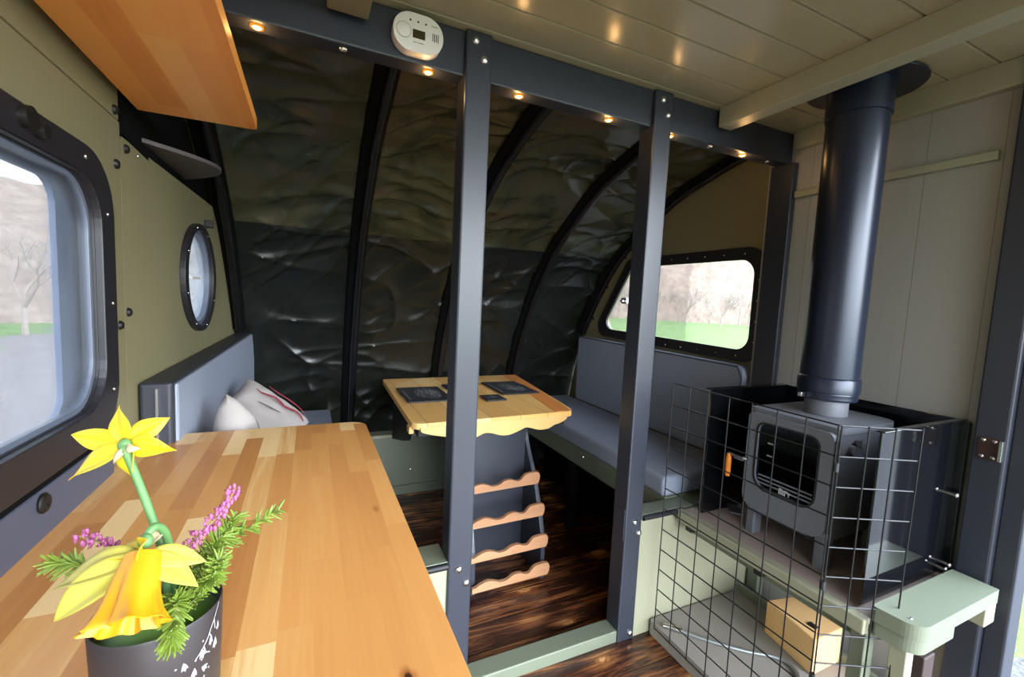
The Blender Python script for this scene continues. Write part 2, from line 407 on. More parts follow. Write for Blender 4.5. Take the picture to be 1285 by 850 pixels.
for k in range(8):
    a = 2*PI*k/8+.3; link('screw', MB().dome(ML(2.13+.213*math.cos(a),1.38+.2*math.sin(a),.018), (1,0,0), .005, .003, 10), STEEL, W2)
# black sheet added above the left panel to stand in for its unlit void
shade_sheet = [(1.437,1.716),(1.437,2.17),(1.55,2.165),(1.78,2.11),(2.0,2.04),(2.25,1.90),(2.50,1.73),(2.66,1.55),(2.58,1.50),(1.75,1.69)]
struct('wall_left', MB().plate(shade_sheet, [], MX(-.424), -.02, 0), VOID)

# right wall, stove side
struct('wall_right', MB().box((XR,.585,-.1), (XR+.03,1.40,2.13)), WALLBOARD)
# right wall of the tented end
rp_in = rpoly([(1.44,1.155),(2.62,1.178),(2.335,1.60),(1.44,1.60)], [.07,.06,.05,.08], 8)
rp_out = rpoly([(1.385,1.095),(2.73,1.122),(2.375,1.66),(1.385,1.66)], [.09,.08,.08,.1], 8)
rpan = [(1.372,-.02),(1.372,1.64)]+[(1.345,1.655),(1.332,1.687),(1.345,1.715),(1.385,1.73)]+[(1.385,1.95),(1.34,1.965),(1.328,1.99),(1.34,2.02),(1.372,2.03),(1.38,2.12),(1.55,2.115),(1.78,2.05),(2.0,1.97),(2.25,1.82),(2.48,1.65),(2.68,1.41),(2.82,1.19),(2.91,1.0),(2.97,.8),(3.02,.6),(3.06,.4),(3.06,-.02)]
WR2 = struct('wall_right', MB().plate(rpan, [rpoly([(1.43,1.145),(2.63,1.168),(2.34,1.61),(1.43,1.61)], [.07,.06,.05,.08], 8)], MX(XA), 0, .02), OLIVE)
for (yy, zz) in ((1.348,1.991),(1.353,1.687),(1.40,1.32),(2.6,1.475),(2.42,1.675),(2.75,1.24)):
    link('bolt', MB().dome((XA,yy,zz), (-1,0,0), .012, .009), DARKMETAL, WR2)
W3 = struct('window_3', MB().plate(rp_out, [rp_in], MX(XA), -.016, 0), RUBBER, bevel=.004)
link('pane', MB().plate(rp_in, [], MX(XA), .006, .010), GLASS_R, W3)
link('catch', MB().box((XA-.03,2.345,1.36), (XA-.012,2.40,1.40)).box((XA-.05,2.36,1.37),(XA-.03,2.385,1.385)), STEEL, W3, .003)
for i in range(0, 9):
    yy = 1.5+.12*i
    link('screw', MB().dome((XA-.016,min(yy,2.5),1.126), (-1,0,0), .0045, .003, 8), STEEL, W3)
    if yy < 2.25: link('screw', MB().dome((XA-.016,yy,1.63), (-1,0,0), .0045, .003, 8), STEEL, W3)
for zz in (1.2,1.3,1.4,1.5): link('screw', MB().dome((XA-.016,1.412,zz), (-1,0,0), .0045, .003, 8), STEEL, W3)

# door opening on the right: frame
D1 = struct('door_1', MB().box((1.875,.525,-.72), (1.965,.60,2.13)), BLUEBLK, bevel=.006)
link('jamb', MB().box((1.90,.475,-.72), (1.985,.527,2.13)), BLUEBLK, D1, .006)
HP = thing('strike_plate', 'brown metal plate with four screws on the black door post', 'strike plate', (1.875,.562,.93))
link('plate', MB().plate(rpoly([(.538,.932),(.585,.932),(.585,1.002),(.538,1.002)], .006, 4), [], MX(1.875), -.004, 0), BROWNPL, HP, .001)
link('lip', MB().box((1.860,.530,.936), (1.875,.538,.998)), STEEL, HP, .001)
for yy in (.55,.575):
    for zz in (.942,.992): link('screw', MB().dome((1.871,yy,zz), (-1,0,0), .006, .003, 12), STEEL, HP)

# low partition walls either side of the walkway, with black nosed caps
LWR = struct('wall_back', MB().box((1.206,1.292,0), (1.95,1.352,.50)), OLIVE_L)
link('cap', MB().box((1.206,1.286,.50), (1.95,1.365,.522)), SAGE, LWR, .002)
link('nosing', MB().tube([(1.208,1.282,.510),(1.42,1.282,.510)], .011, 10), BLACK, LWR)
LWL = struct('wall_back', MB().box((-.43,1.292,0), (.408,1.352,.48)), OLIVE_L)
link('cap', MB().box((-.43,1.286,.48), (.408,1.40,.502)), SAGE, LWL, .002)
link('nosing', MB().tube([(-.4,1.28,.49),(.405,1.28,.49)], .011, 10), BLACK, LWL)
struct('wall_right', MB().box((1.89,1.268,.5), (1.948,1.372,2.0)), BLUEBLK, bevel=.004)        # black upright at the end of the beam

# ------------------------------------------------------------------ posts and beam
HB = thing('header_beam', 'long black timber beam under the ceiling carrying six small lights', 'beam', (.6,1.335,2.0))
link('timber', MB().box((-.78,1.30,2.0), (1.95,YA,2.128)), BLUEBLK, HB, .005)
link('bolt', MB().dome((.078,1.33,2.0), (0,0,-1), .011, .007, 12), STEEL, HB)
link('bolt', MB().dome((1.45,1.33,2.0), (0,0,-1), .011, .007, 12), STEEL, HB)
link('bolt', MB().dome((1.80,1.33,2.0), (0,0,-1), .011, .007, 12), STEEL, HB)
def post(x0, x1, label, bolts):
    p = thing('timber_post', label, 'post', ((x0+x1)/2,1.32,0), 'black posts either side of the walkway')
    link('timber', MB().box((x0,YH,0), (x1,YA,2.128)), BLUEBLK, p, .006)
    for (bx, bz) in bolts:
        link('bolt', MB().dome((bx,YH,bz), (0,-1,0), .0125, .008, 16), STEEL, p)
    return p
post(.408,.490, 'black square timber post rising beside the end of the wooden worktop', ((.437,2.1),(.465,2.052),(.444,.469),(.472,.417)))
P2 = post(1.122,1.204, 'black square timber post beside the wire stove guard and grey bench', ((1.157,2.096),(1.183,2.047),(1.169,.499),(1.192,.451),(1.184,.03)))
link('patch', MB().box((1.118,1.288,.43), (1.122,1.352,.555)), BLUEBLK, P2, .001)

LEDX = [(-.123, 'leftmost small warm light under the beam, beside the wooden wall shelf'),
        (.309, 'small warm light under the beam just below the white alarm'),
        (.602, 'first small warm light to the right of the post by the worktop'),
        (.954, 'small warm light just left of the post by the stove guard'),
        (1.240, 'small warm light just right of the post by the stove guard'),
        (1.642, 'rightmost small warm light under the beam, nearest the flue pipe')]
for x, lb in LEDX:
    L = thing('led_light', lb, 'light', (x,1.33,2.0), 'lights under the black beam')
    link('glow_ring', MB().lathe([(.016,0),(.016,-.003),(.0115,-.004),(.0115,-.001)], (x,1.328,2.0), (0,0,1), 20), HALO, L)  # emissive ring stands in for the orange glow around the lens
    link('lens', MB().lathe([(.0115,-.002),(.009,-.005),(.0001,-.006)], (x,1.328,2.0), (0,0,1), 16), LEDM, L)
    ld = bpy.data.lights.new('led_lamp', 'POINT'); ld.energy = .2; ld.color = (1,.55,.2); ld.shadow_soft_size = .012
    lo = bpy.data.objects.new('led_lamp', ld); COL.objects.link(lo); lo.location = (0,-.002,-.022); lo.parent = L

# CO alarm
CO = thing('carbon_monoxide_alarm', 'white oval alarm with small screen fixed to the black beam', 'alarm', (.265,1.29,2.0))
co_o = rpoly([(.198,2.012),(.335,2.012),(.335,2.112),(.198,2.112)], .0485, 10)
link('case', MB().plate(co_o, [], MY(1.298), -.032, 0), WHITE, CO, .008, seg=3)
link('screen', MB().box((.250,1.2655,2.048), (.284,1.2670,2.070)), SCREEN, CO)
link('test_button', MB().lathe([(.019,0),(.019,.0015),(.0175,.002),(.0001,.0025)], (.226,1.266,2.062), (0,-1,0), 28), WHITE, CO)
link('button_ring', MB().lathe([(.0202,0),(.0202,.001),(.019,.001),(.019,0)], (.226,1.266,2.062), (0,-1,0), 28), GREYLINE, CO)
for k in range(3): link('indicator', MB().disc((.243+.021*k,1.2662,2.091-.0005*k), (0,-1,0), .0028, .0008, 10), SCREEN, CO)
for k in range(4): link('sounder_slot', MB().box((.304+.005*k,1.2655,2.052-.002*(k%2)), (.3063+.005*k,1.267,2.072)), BLACK, CO)
for a, b, c_ in ((.252,.262,2.036),(.264,.281,2.036),(.300,.318,2.089)): link('caption', MB().box((a,1.2657,c_), (b,1.2666,c_+.0025)), GREYLINE, CO)

# ------------------------------------------------------------------ tarpaulin and hoops
PROF = [(1.36,2.145),(1.55,2.122),(1.78,2.06),(2.0,1.98),(2.25,1.83),(2.48,1.66),(2.68,1.42),(2.82,1.20),(2.92,1.0),(2.99,.8),(3.04,.6),(3.07,.4),(3.08,.2),(3.08,-.02)]
def catmull(P, n):
    P = [Vector(p) for p in P]; Q = [P[0]*2-P[1]]+P+[P[-1]*2-P[-2]]; pts = []
    for i in range(1, len(Q)-2):
        for k in range(n):
            t = k/n; a, b, c, d = Q[i-1:i+3]
            pts.append(.5*((2*b)+(c-a)*t+(2*a-5*b+4*c-d)*t*t+(3*b-a-3*c+d)*t**3))
    pts.append(P[-1]); return pts
fine = catmull(PROF, 24); arc = [0]
for i in range(1, len(fine)): arc.append(arc[-1]+(fine[i]-fine[i-1]).length)
LEN = arc[-1]
def prof_at(s):
    s = max(0, min(LEN, s)); lo, hi = 0, len(arc)-1
    while hi-lo > 1:
        md = (lo+hi)//2
        if arc[md] <= s: lo = md
        else: hi = md
    t = (s-arc[lo])/max(1e-9, arc[hi]-arc[lo]); p = fine[lo].lerp(fine[hi], t)
    d = (fine[hi]-fine[lo]).normalized(); return p, Vector((d.y, -d.x))*1.0   # inward normal (y,z)
HOOPS = [-.355,.25,.83,1.41,1.975]
def tarp_pt(u, v):
    x = -.45+u*(2.0+.45); s = v*LEN; p, n = prof_at(s)
    n2 = n if n.x < 0 or n.y < 0 else -n
    t = ((x-HOOPS[0])/.58) % 1.0; k = math.sin(PI*t)
    d = -.006-.030*k**.8
    wx = noise.noise(Vector((x*1.5, s*1.8, 40.2)))*.35; ws = noise.noise(Vector((x*1.4, s*1.6, 60.9)))*.22
    X2 = x+wx; S2 = s+ws
    a = noise.noise(Vector((X2*1.3, S2*3.4, 3.1)))
    w = .4+.6*min(1, k*1.5)
    tl = (t-.5)*2
    r1 = 1-abs(noise.noise(Vector((X2*1.0, S2*6.2, 9.2)))); r2 = 1-abs(noise.noise(Vector((X2*2.2, S2*5.5+tl*X2*0+tl*1.3, 21.7)))); r3 = 1-abs(noise.noise(Vector((X2*1.6+S2*1.2, S2*2.6-X2*1.6, 33.0))))
    f = noise.noise(Vector((X2*3.2, S2*19, 5.5)))
    low = max(0, min(1, (s-1.35)/.6))
    d += w*(.022*a+(1-.4*low)*(.020*r1**4+.024*(.35+.65*abs(tl))*r2**6)+.014*r3**8+.0042*f*(1-.4*low))
    d = min(d, .004)
    if p.x < 1.5: d = min(d, (1.5-p.x)*.02)*max(0, (p.x-1.36)/.14)
    return Vector((x, p.x+n2.x*d, p.y+n2.y*d))
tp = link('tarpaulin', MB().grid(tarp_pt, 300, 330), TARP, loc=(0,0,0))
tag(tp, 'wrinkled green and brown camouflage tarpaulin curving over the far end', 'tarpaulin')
def s_at(z):
    s = 0
    while prof_at(s)[0].y > z and s < LEN: s += .01
    return s
HL = ['black hoop at the far left edge of the tarpaulin beside the round window', 'nearly upright black hoop on the tarpaulin left of the post by the worktop', 'curved black hoop on the tarpaulin passing behind the post by the worktop', 'curved black hoop with a bright edge arching down between table and wide window', 'black hoop at the right edge of the tarpaulin along the window wall']
for x, lb in zip(HOOPS, HL):
    s0, s1 = .05, s_at(1.13 if x in (HOOPS[0], HOOPS[-1]) else .46)
    xx = min(x, 1.925)
    H = thing('hoop', lb, 'hoop', (xx,3.0,0), 'hoops holding up the tarpaulin')
    pts = []; band = []
    for i in range(61):
        s = s0+(s1-s0)*i/60; p, n = prof_at(s); n = n if n.x < 0 or n.y < 0 else -n
        pts.append((xx, p.x+n.x*.026, p.y+n.y*.026)); band.append((p, n))
    link('tube', MB().tube(pts, .020, 10), TUBEM, H)
    vs = []; fs = []
    for i, (p, n) in enumerate(band):
        for dx, dn in ((-.058,.004),(-.05,.014),(-.01,.02),(.024,.012),(.028,.004)): vs.append((xx+dx*(1 if x < 1.9 else .9), p.x+n.x*dn, p.y+n.y*dn))
    for i in range(60):
        for j in range(4): a = i*5+j; fs.append((a,a+1,a+6,a+5))
    link('sleeve', MB().add(vs, fs, True), VOID, H, solid=.002)

# ------------------------------------------------------------------ worktop and cupboard, wall shelf, oval shelf
wt = MB().plate(rpoly([(-.43,-.9),(.178,-.9),(.178,1.585),(-.43,1.585)], [0,0,.05,.0], 8), [], MZ(.865), 0, .035)
tag(link('worktop', wt, WORKTOP, bevel=.003, loc=(0,0,0)), 'long oak butcher block worktop with the flower pot standing on it', 'worktop')
CB = thing('base_cupboard', 'base cupboard standing under the wooden worktop', 'cupboard', (-.14,.2,0))
link('carcass', MB().box((-.425,-.88,.0), (.10,1.27,.865)), OLIVE_L, CB, .002)
for k in range(3):
    dd = link('door', MB().box((.10,-.86+.71*k,.08), (.118,-.17+.71*k,.85)), SAGE, CB, .003)
    link('handle', MB().tube([(.118,-.3+.71*k,.7),(.14,-.3+.71*k,.7),(.14,-.3+.71*k,.58),(.118,-.3+.71*k,.58)], .005, 8), STEEL, dd)

tag(link('wall_shelf', MB().plate(rpoly([(-.412,-.3),(-.136,-.3),(-.139,1.497),(-.412,1.504)], [0,0,.012,0], 4), [], MZ(1.80), 0, .032), WSHELF, bevel=.002, loc=(0,0,0)),
    'orange varnished wooden shelf high on the left wall above the window', 'shelf')
ov = [(-.455,1.56)]+[(-.43+.155*math.sin(PI*i/24)*1.0, 1.57+.47*(i/24)) for i in range(25)]+[(-.455,2.06)]
tag(link('oval_shelf', MB().plate(ov, [], MZ(1.738), 0, .012), plain('dark grey laminate', (78,72,74), .5), bevel=.002), 'dark grey rounded ledge above the left panel with the round window', 'ledge')

# ------------------------------------------------------------------ benches
def rbox(a, b, r=.02):
    return MB().box(a, b)
def bench(side):
    if side == 'R':
        x0, x1, wall = 1.40, 1.945, XA
        B = thing('bench', 'slate grey cushioned bench below the wide window on the right', 'bench', (1.68,2.1,0), 'side benches'); fx = (1.405,1.425)
    else:
        x0, x1, wall = -.37, .10, XL
        B = thing('bench', 'cushioned bench behind the worktop below the round window', 'bench', (-.12,2.1,0), 'side benches'); fx = (.07,.09)
    link('seat_board', MB().box((x0,1.37,.505), (x1,2.95,.528)), SAGE, B, .002)
    link('fascia', MB().box((fx[0],1.37,.42), (fx[1],2.90,.506)), SAGE, B, .002)
    if side == 'R': link('bolt', MB().dome((fx[0],2.0,.485), (-1,0,0), .011, .008, 12), STEEL, B)
    for yy in (1.38,2.1,2.86): link('leg', MB().box((fx[0],yy,0), (fx[0]+.05 if side == 'L' else fx[0]+.05,yy+.05,.42)) if side == 'R' else MB().box((fx[1]-.05,yy,0), (fx[1],yy+.05,.42)), VOID, B)
    link('back_board', MB().box((x0+.3,1.37,0), (x0+.32,2.93,.505)) if side == 'R' else MB().box((x0+.2,1.37,0), (x0+.22,2.93,.505)), VOID, B)
    return B
BR = bench('R'); BL = bench('L')
sc = link('seat_cushion', MB().box((1.385,1.362,.530), (1.865,2.93,.62)), CUSH, bevel=.018, seg=4)
tag(sc, 'long flat slate grey seat cushion on the bench below the wide window', 'cushion', 'bench cushions')
bc = thing('back_cushion', 'tall slate grey back cushion leaning below the wide right window', 'cushion', (1.91,2.1,.53), 'bench cushions')
link('pad', MB().plate(rpoly([(1.40,.622),(2.80,.622),(2.80,1.10),(1.40,1.085)], [.02,.02,.03,.05], 5), [], MX(XA), -.085, -.018), CUSH, bc, .014, seg=4)
link('piping', MB().tube([(XA-.086,1.405,.64),(XA-.086,1.404,1.03),(XA-.086,1.43,1.082),(XA-.086,2.78,1.096)], .004, 8), CUSH_S, bc)
sl = link('seat_cushion', MB().box((-.30,1.42,.530), (.12,2.9,.62)), CUSH, bevel=.018, seg=4)
tag(sl, 'long flat grey seat cushion on the bench behind the worktop', 'cushion', 'bench cushions')
bl = thing('back_cushion', 'slate blue back cushion with dark zipped end below the round window', 'cushion', (-.37,2.2,.53), 'bench cushions')
def ML2(a, b, t): k = (a-1.435)/1.45; return (XL+.045*k+t, a, b)
link('pad', MB().plate([(1.49,.622),(2.97,.622),(2.97,1.095),(1.49,1.075)], [], ML2, .004, .080), CUSH_S, bl, .010, seg=3)
link('front_panel', MB().plate([(1.515,.632),(2.965,.632),(2.965,1.088),(1.515,1.068)], [], ML2, .072, .087), CUSH, bl, .008, seg=3)
link('zip', MB().box((-.385,1.483,.66),(-.379,1.49,1.06)), STEEL, bl)

def pillow(name, c, ax_u, ax_v, w, h, th, parent, mat):
    ax_u = Vector(ax_u).normalized(); ax_v = Vector(ax_v).normalized(); ax_n = ax_u.cross(ax_v).normalized(); c = Vector(c)
    m = MB()
    for sg in (1,-1):
        def fn(a, b, sg=sg):
            u = a*2-1; v = b*2-1; e = max(0, (1-u**4)*(1-v**4))
            px = u*(1-.10*(1-abs(v))*0-.07*(1-v*v)*abs(u)); pz = v*(1-.07*(1-u*u)*abs(v))
            wr = noise.noise(Vector((u*3+c.y*7, v*3, sg)))*.010*e
            return c+ax_u*px*w/2+ax_v*pz*h/2+ax_n*sg*(th/2*e**.55+wr)
        m.grid(fn, 22, 22)
    return link(name, m, mat, parent), c, ax_u, ax_v, ax_n
def ribbon(pts, wd, up):
    m = MB(); up = Vector(up)
    k = len(pts)
    for i in range(k-1):
        p = Vector(pts[i]); q = Vector(pts[i+1]); d = (q-p).normalized(); sd = d.cross(up).normalized()
        a = wd*(math.sin(PI*(i+.15)/k)**.5+.15); b = wd*(math.sin(PI*(i+1.15)/k if i < k-2 else PI*.97)**.5*.9+.12)
        m.add([p-sd*a, p+sd*a, q+sd*b, q-sd*b], [(0,1,2,3)])
    return m
# ------------------------------------------------------------------ back bench box
BB = thing('back_bench', 'low green bench box across the back under the tarpaulin', 'bench', (.6,2.95,0))
link('front', MB().box((.12,2.905,.06), (1.38,2.925,.40)), SAGE, BB, .003)
link('plinth', MB().box((.12,2.89,.0), (1.38,2.905,.06)), SAGE, BB, .002)
link('top', MB().box((.12,2.90,.40), (1.38,3.0,.42)), OLIVE_L, BB, .003)
link('stud', MB().dome((.63,2.90,.165), (0,-1,0), .012, .008, 12), STEEL, BB)

# ------------------------------------------------------------------ table with wine rack below
T = thing('table', 'yellow pine table with scalloped front edge in the middle of the tented end', 'table', (.85,2.3,0))
tbl = rpoly([(.41,1.862),(1.255,1.885),(1.41,2.945),(.438,2.935)], [.05,.055,.02,.02], 8)
link('tabletop', MB().plate(tbl, [], MZ(.762), 0, .028), PINE, T, .003)
def trim_strip():
    o = [(1.18,1.9),(1.232,1.915),(1.252,1.95),(1.414,2.99),(1.31,2.99)]
    return MB().plate([(1.143,1.893),(1.222,1.892),(1.25,1.93),(1.407,2.938),(1.302,2.936)], [], MZ(.7895), 0, .0022)
link('edge_board', trim_strip(), ORANGEPINE, T, .001, label='orange edge board')
# scalloped apron along the near edge
ap = [(.70,.772)]
scal = [(1.21,.772),(1.205,.752),(1.17,.735),(1.135,.727),(1.10,.711),(1.05,.709),(1.0,.722),(.97,.728),(.935,.716),(.88,.700),(.83,.703),(.79,.716),(.75,.72),(.70,.703),(.64,.700),(.60,.715),(.56,.722),(.5,.735),(.45,.752),(.445,.772)]
def catclosed(P, n=4): return [(q.x,q.y) for q in catmull(P, n)]
apr = catclosed(scal)
def MT(a, b, t): k = (a-.41)/.85; return (a, 1.858+.023*k+t, b)
link('apron', MB().plate(apr, [], MT, 0, .024), PINEEDGE, T, .002)
link('corner_block', MB().box((.402,1.90,.735),(.425,1.95,.768)), PINEEDGE, T, .004)
link('support_board', MB().box((.455,1.95,.70), (.60,2.3,.762)), BLACK, T, .003)
link('support_board', MB().box((1.07,1.915,.715), (1.215,2.5,.762)), BLACK, T, .003)
link('support_leg', MB().plate(rpoly([(2.45,.52),(2.88,.40),(2.88,.762),(2.32,.762)], [.06,0,0,0], 6), [], MX(.50), 0, .03), BLACK, T, .003)
RK = thing('wine_rack', 'black rack with four wavy wooden bottle rails under the pine table', 'rack', (.8,1.85,0))
def side(x):
    pr = catclosed([(2.02,.76),(2.0,.66),(1.96,.58),(1.89,.48),(1.82,.34),(1.77,.2),(1.755,.0)], 4)
    return MB().plate(pr+[(2.11,0),(2.11,.76)], [], MX(x), 0, .022)
for x in (.668,1.028): link('side_panel', side(x), BLUEBLK, RK, .003)
link('back_panel', MB().box((.69,1.985,0), (1.03,2.0,.76)), BLUEBLK, RK)
def rail(yb, zb):
    tp = [(.665,.024),(.68,.024),(.70,.034),(.74,.044),(.775,.036),(.80,.026),(.835,.028),(.865,.044),(.90,.046),(.925,.036),(.95,.036),(.975,.060),(1.0,.066)]
    up = catclosed(tp, 4)
    poly = [(.665,0)]+up+[(1.03,.068),(1.052,.064),(1.06,.045),(1.058,.025),(1.05,.006)]
    return MB().plate(poly, [], lambda a,b,t: (a, yb+t, zb+b), 0, .018)
for (yb, zb) in ((1.865,.428),(1.80,.292),(1.752,.158),(1.725,.032)):
    link('bottle_rail', rail(yb, zb), RACKWOOD, RK, .002)

def slate(x0, y0, x1, y1, lb, group, big, nm):
    t = thing(nm, lb, nm.split('_')[-1], ((x0+x1)/2,(y0+y1)/2,.7925), group)
    m = MB()
    out = []
    for (a, b), (c, d) in zip([(x0,y0),(x1,y0),(x1,y1),(x0,y1)], [(x1,y0),(x1,y1),(x0,y1),(x0,y0)]):
        for k in range(8):
            q = k/8; out.append((a+(c-a)*q+random.uniform(-.0018,.0018), b+(d-b)*q+random.uniform(-.0018,.0018)))
    link('slab', m.plate(out, [], MZ(.7925), 0, .007), SLATE, t, .0012)
    e = MB(); cx, cy = (x0+x1)/2+(.02 if big else 0), (y0+y1)/2; rx, ry = (x1-x0)*(.30 if big else .22), (y1-y0)*(.36 if big else .25)
    for k in range(230 if big else 30):
        a = random.random()*2*PI; r = random.random()**.6; px, py = cx+rx*r*math.cos(a), cy+ry*r*math.sin(a)
        ln = random.uniform(.006,.022) if big else random.uniform(.004,.01); th = random.uniform(-.9,.9)+(PI/2 if random.random() < .5 else .3); wd = random.uniform(.0006,.0016)
        dx, dy = ln*math.cos(th)/2, ln*math.sin(th)/2; nx, ny = -math.sin(th)*wd, math.cos(th)*wd
        e.add([(px-dx-nx,py-dy-ny,.8000),(px+dx-nx,py+dy-ny,.8000),(px+dx+nx,py+dy+ny,.8000),(px-dx+nx,py-dy+ny,.8000)], [(0,1,2,3)])
    ink = plain('chalky engraving', (160,162,166), .8)
    if big:
        e2 = MB()
        for k in range(14): e2.add([(x0+.018,y0+.05+.017*k,.8),(x0+.022,y0+.05+.017*k,.8),(x0+.022,y0+.062+.017*k,.8),(x0+.018,y0+.062+.017*k,.8)], [(0,1,2,3)])
    if big: link('edge_engraving', e2, ink, t, kind='stuff')
    link('engraving', e, ink, t, kind='stuff')
slate(.468,2.235,.715,2.60, 'black slate placemat with pale engraving on the left side of the table', 'slate mats on the pine table', True, 'placemat')
slate(1.032,2.305,1.272,2.665, 'black slate placemat with pale engraving on the right side of the table', 'slate mats on the pine table', True, 'placemat')
slate(.755,2.52,.865,2.65, 'small slate coaster at the left placemat, half behind the post', 'slate coasters on the pine table', False, 'coaster')
slate(.885,2.175,1.0,2.305, 'small slate coaster in front of the right placemat', 'slate coasters on the pine table', False, 'coaster')

# ------------------------------------------------------------------ stove corner
HS = thing('hearth_shelf', 'pale green framed shelf with grey brown tile top under the stove', 'shelf', (1.65,.95,.46))
link('tile_top', MB().box((1.41,.60,.508), (1.915,1.268,.522)), TILE, HS, .002)
link('front_edge', MB().plate(rpoly([(1.378,.60),(1.412,.60),(1.412,1.278),(1.378,1.278)], [0,0,0,.02]), [], MZ(.478), 0, .044), OLIVE_L, HS, .004)
link('rear_rail', MB().box((1.44,.62,.425), (1.46,1.26,.478)), SAGE, HS, .002)
link('board', MB().box((1.40,.60,.478), (1.915,1.28,.508)), SAGE, HS, .002)
for yy in (1.20,.90): link('bracket', MB().box((1.385,yy,.456), (1.42,yy+.03,.478)), BLACK, HS, .002)
link('prop', MB().box((1.40,.602,.061), (1.45,.64,.478)), SAGE, HS, .003)
link('prop', MB().box((1.865,1.23,.0), (1.91,1.28,.478)), SAGE, HS, .003)
link('under_rail', MB().box((1.80,.66,.061), (1.82,1.285,.095)), SAGE, HS, .002)

AR = thing('end_board', 'green rounded end board beside the stove at the doorway', 'shelf end', (1.6,.55,.48))
link('top_board', MB().plate(rpoly([(1.412,.492),(1.856,.492),(1.856,.598),(1.402,.598)], [.045,.004,.004,.01], 8), [], MZ(.522), 0, .042), SAGE, AR, .005)
link('lower_board', MB().plate(rpoly([(1.425,.499),(1.64,.499),(1.64,.598),(1.412,.598)], [.045,.03,.004,.01], 8), [], MZ(.478), 0, .044), SAGE, AR, .004)
link('end_block', MB().box((1.79,.494,.46), (1.856,.53,.522)), OLIVE_L, AR, .003)
link('leg', MB().box((1.45,.53,.061), (1.49,.57,.478)), OLIVE_L, AR, .003)
link('screw', MB().dome((1.44,.53,.564), (0,0,1), .006, .002, 10), STEEL, AR)
tag(link('shelf_bracket', MB().box((1.57,.535,.20), (1.63,.565,.40)).box((1.55,.53,.061), (1.66,.57,.20)), plain('dark red timber', (44,26,25), .6), bevel=.003), 'dark red timber offcut under the green end board', 'offcut')

SH = thing('heat_shield', 'glossy black metal heat shield standing round three sides of the stove', 'heat shield', (1.65,.95,.522))
link('far_panel', MB().box((1.45,1.215,.522), (1.908,1.221,1.035)), GLOSSBLK, SH, .001)
link('back_panel', MB().box((1.902,.64,.522), (1.908,1.221,1.035)), GLOSSBLK, SH, .001)
link('near_panel', MB().box((1.43,.634,.530), (1.908,.640,1.035)), GLOSSBLK, SH, .001)
link('near_flange', MB().box((1.43,.628,1.033), (1.908,.648,1.037)).box((1.885,.615,.53),(1.908,.634,1.03)), GLOSSBLK, SH, .001)
link('far_flange', MB().box((1.44,1.205,1.033), (1.908,1.235,1.037)), GLOSSBLK, SH, .001)
for (xx, zz) in ((1.875,.565),(1.86,.80),(1.85,.555)):
    link('bolt', MB().tube([(xx,.634,zz),(xx,.612,zz)], .006, 8).dome((xx,.612,zz), (0,-1,0), .009, .006, 10), STEEL, SH)

ST = thing('wood_stove', 'small dark grey wood burning stove standing on the tiled shelf', 'stove', (1.67,.925,.522))
sx0, sx1, sy0, sy1, sz0, sz1 = 1.505, 1.84, .775, 1.075, .628, .985
link('body', MB().plate(rpoly([(sx0,sy0),(sx1,sy0),(sx1,sy1),(sx0,sy1)], [.02,.05,.05,.02], 6), [], MZ(sz0), 0, sz1-sz0-.008), STOVE, ST, .012, seg=3)
link('top_plate', MB().plate(rpoly([(sx0-.004,sy0-.006),(sx1+.006,sy0-.006),(sx1+.006,sy1+.006),(sx0-.004,sy1+.006)], [.02,.06,.06,.02], 6), [], MZ(sz1-.010), 0, .022), STOVE, ST, .008, seg=3)
dfr = rpoly([(sy0+.004,sz0+.0),(sy1-.004,sz0+.0),(sy1-.004,sz1-.004),(sy0+.004,sz1-.004)], [.045,.045,.02,.02], 6)
dgl = rpoly([(sy0+.045,sz0+.085),(sy1-.045,sz0+.085),(sy1-.045,sz1-.035),(sy0+.045,sz1-.035)], [.05,.05,.03,.03], 6)
DR = link('door', MB().plate(dfr, [dgl], MX(sx0), -.022, 0), STOVE, ST, .006, seg=3)
link('glass', MB().plate(dgl, [], MX(sx0), -.012, -.009), GLASS_S, DR)
link('gasket', MB().plate(rpoly([(sy0+.039,sz0+.079),(sy1-.039,sz0+.079),(sy1-.039,sz1-.029),(sy0+.039,sz1-.029)], [.053,.053,.033,.033], 6), [dgl], MX(sx0), -.0235, -.020), BLACK, DR)
link('firebox_back', MB().plate(dgl, [], MX(sx0), -.004, -.001), plain('reflection grey firebrick', (84,80,80), .8, var=.3), ST)  # firebrick grey lightened to stand in for the reflection in the glass
for k, zz in enumerate((sz0+.100,sz0+.114,sz0+.128)): link('grate_bar', MB().box((sx0-.013,sy0+.055,zz), (sx0-.0125+.002,sy1-.055,zz+.006)), STOVE, DR, .001)
for k in range(2): link('air_slot', MB().box((sx0-.0135,.975,.835+.045*k), (sx0-.0125,.995,.840+.045*k)), GREYLINE, DR)
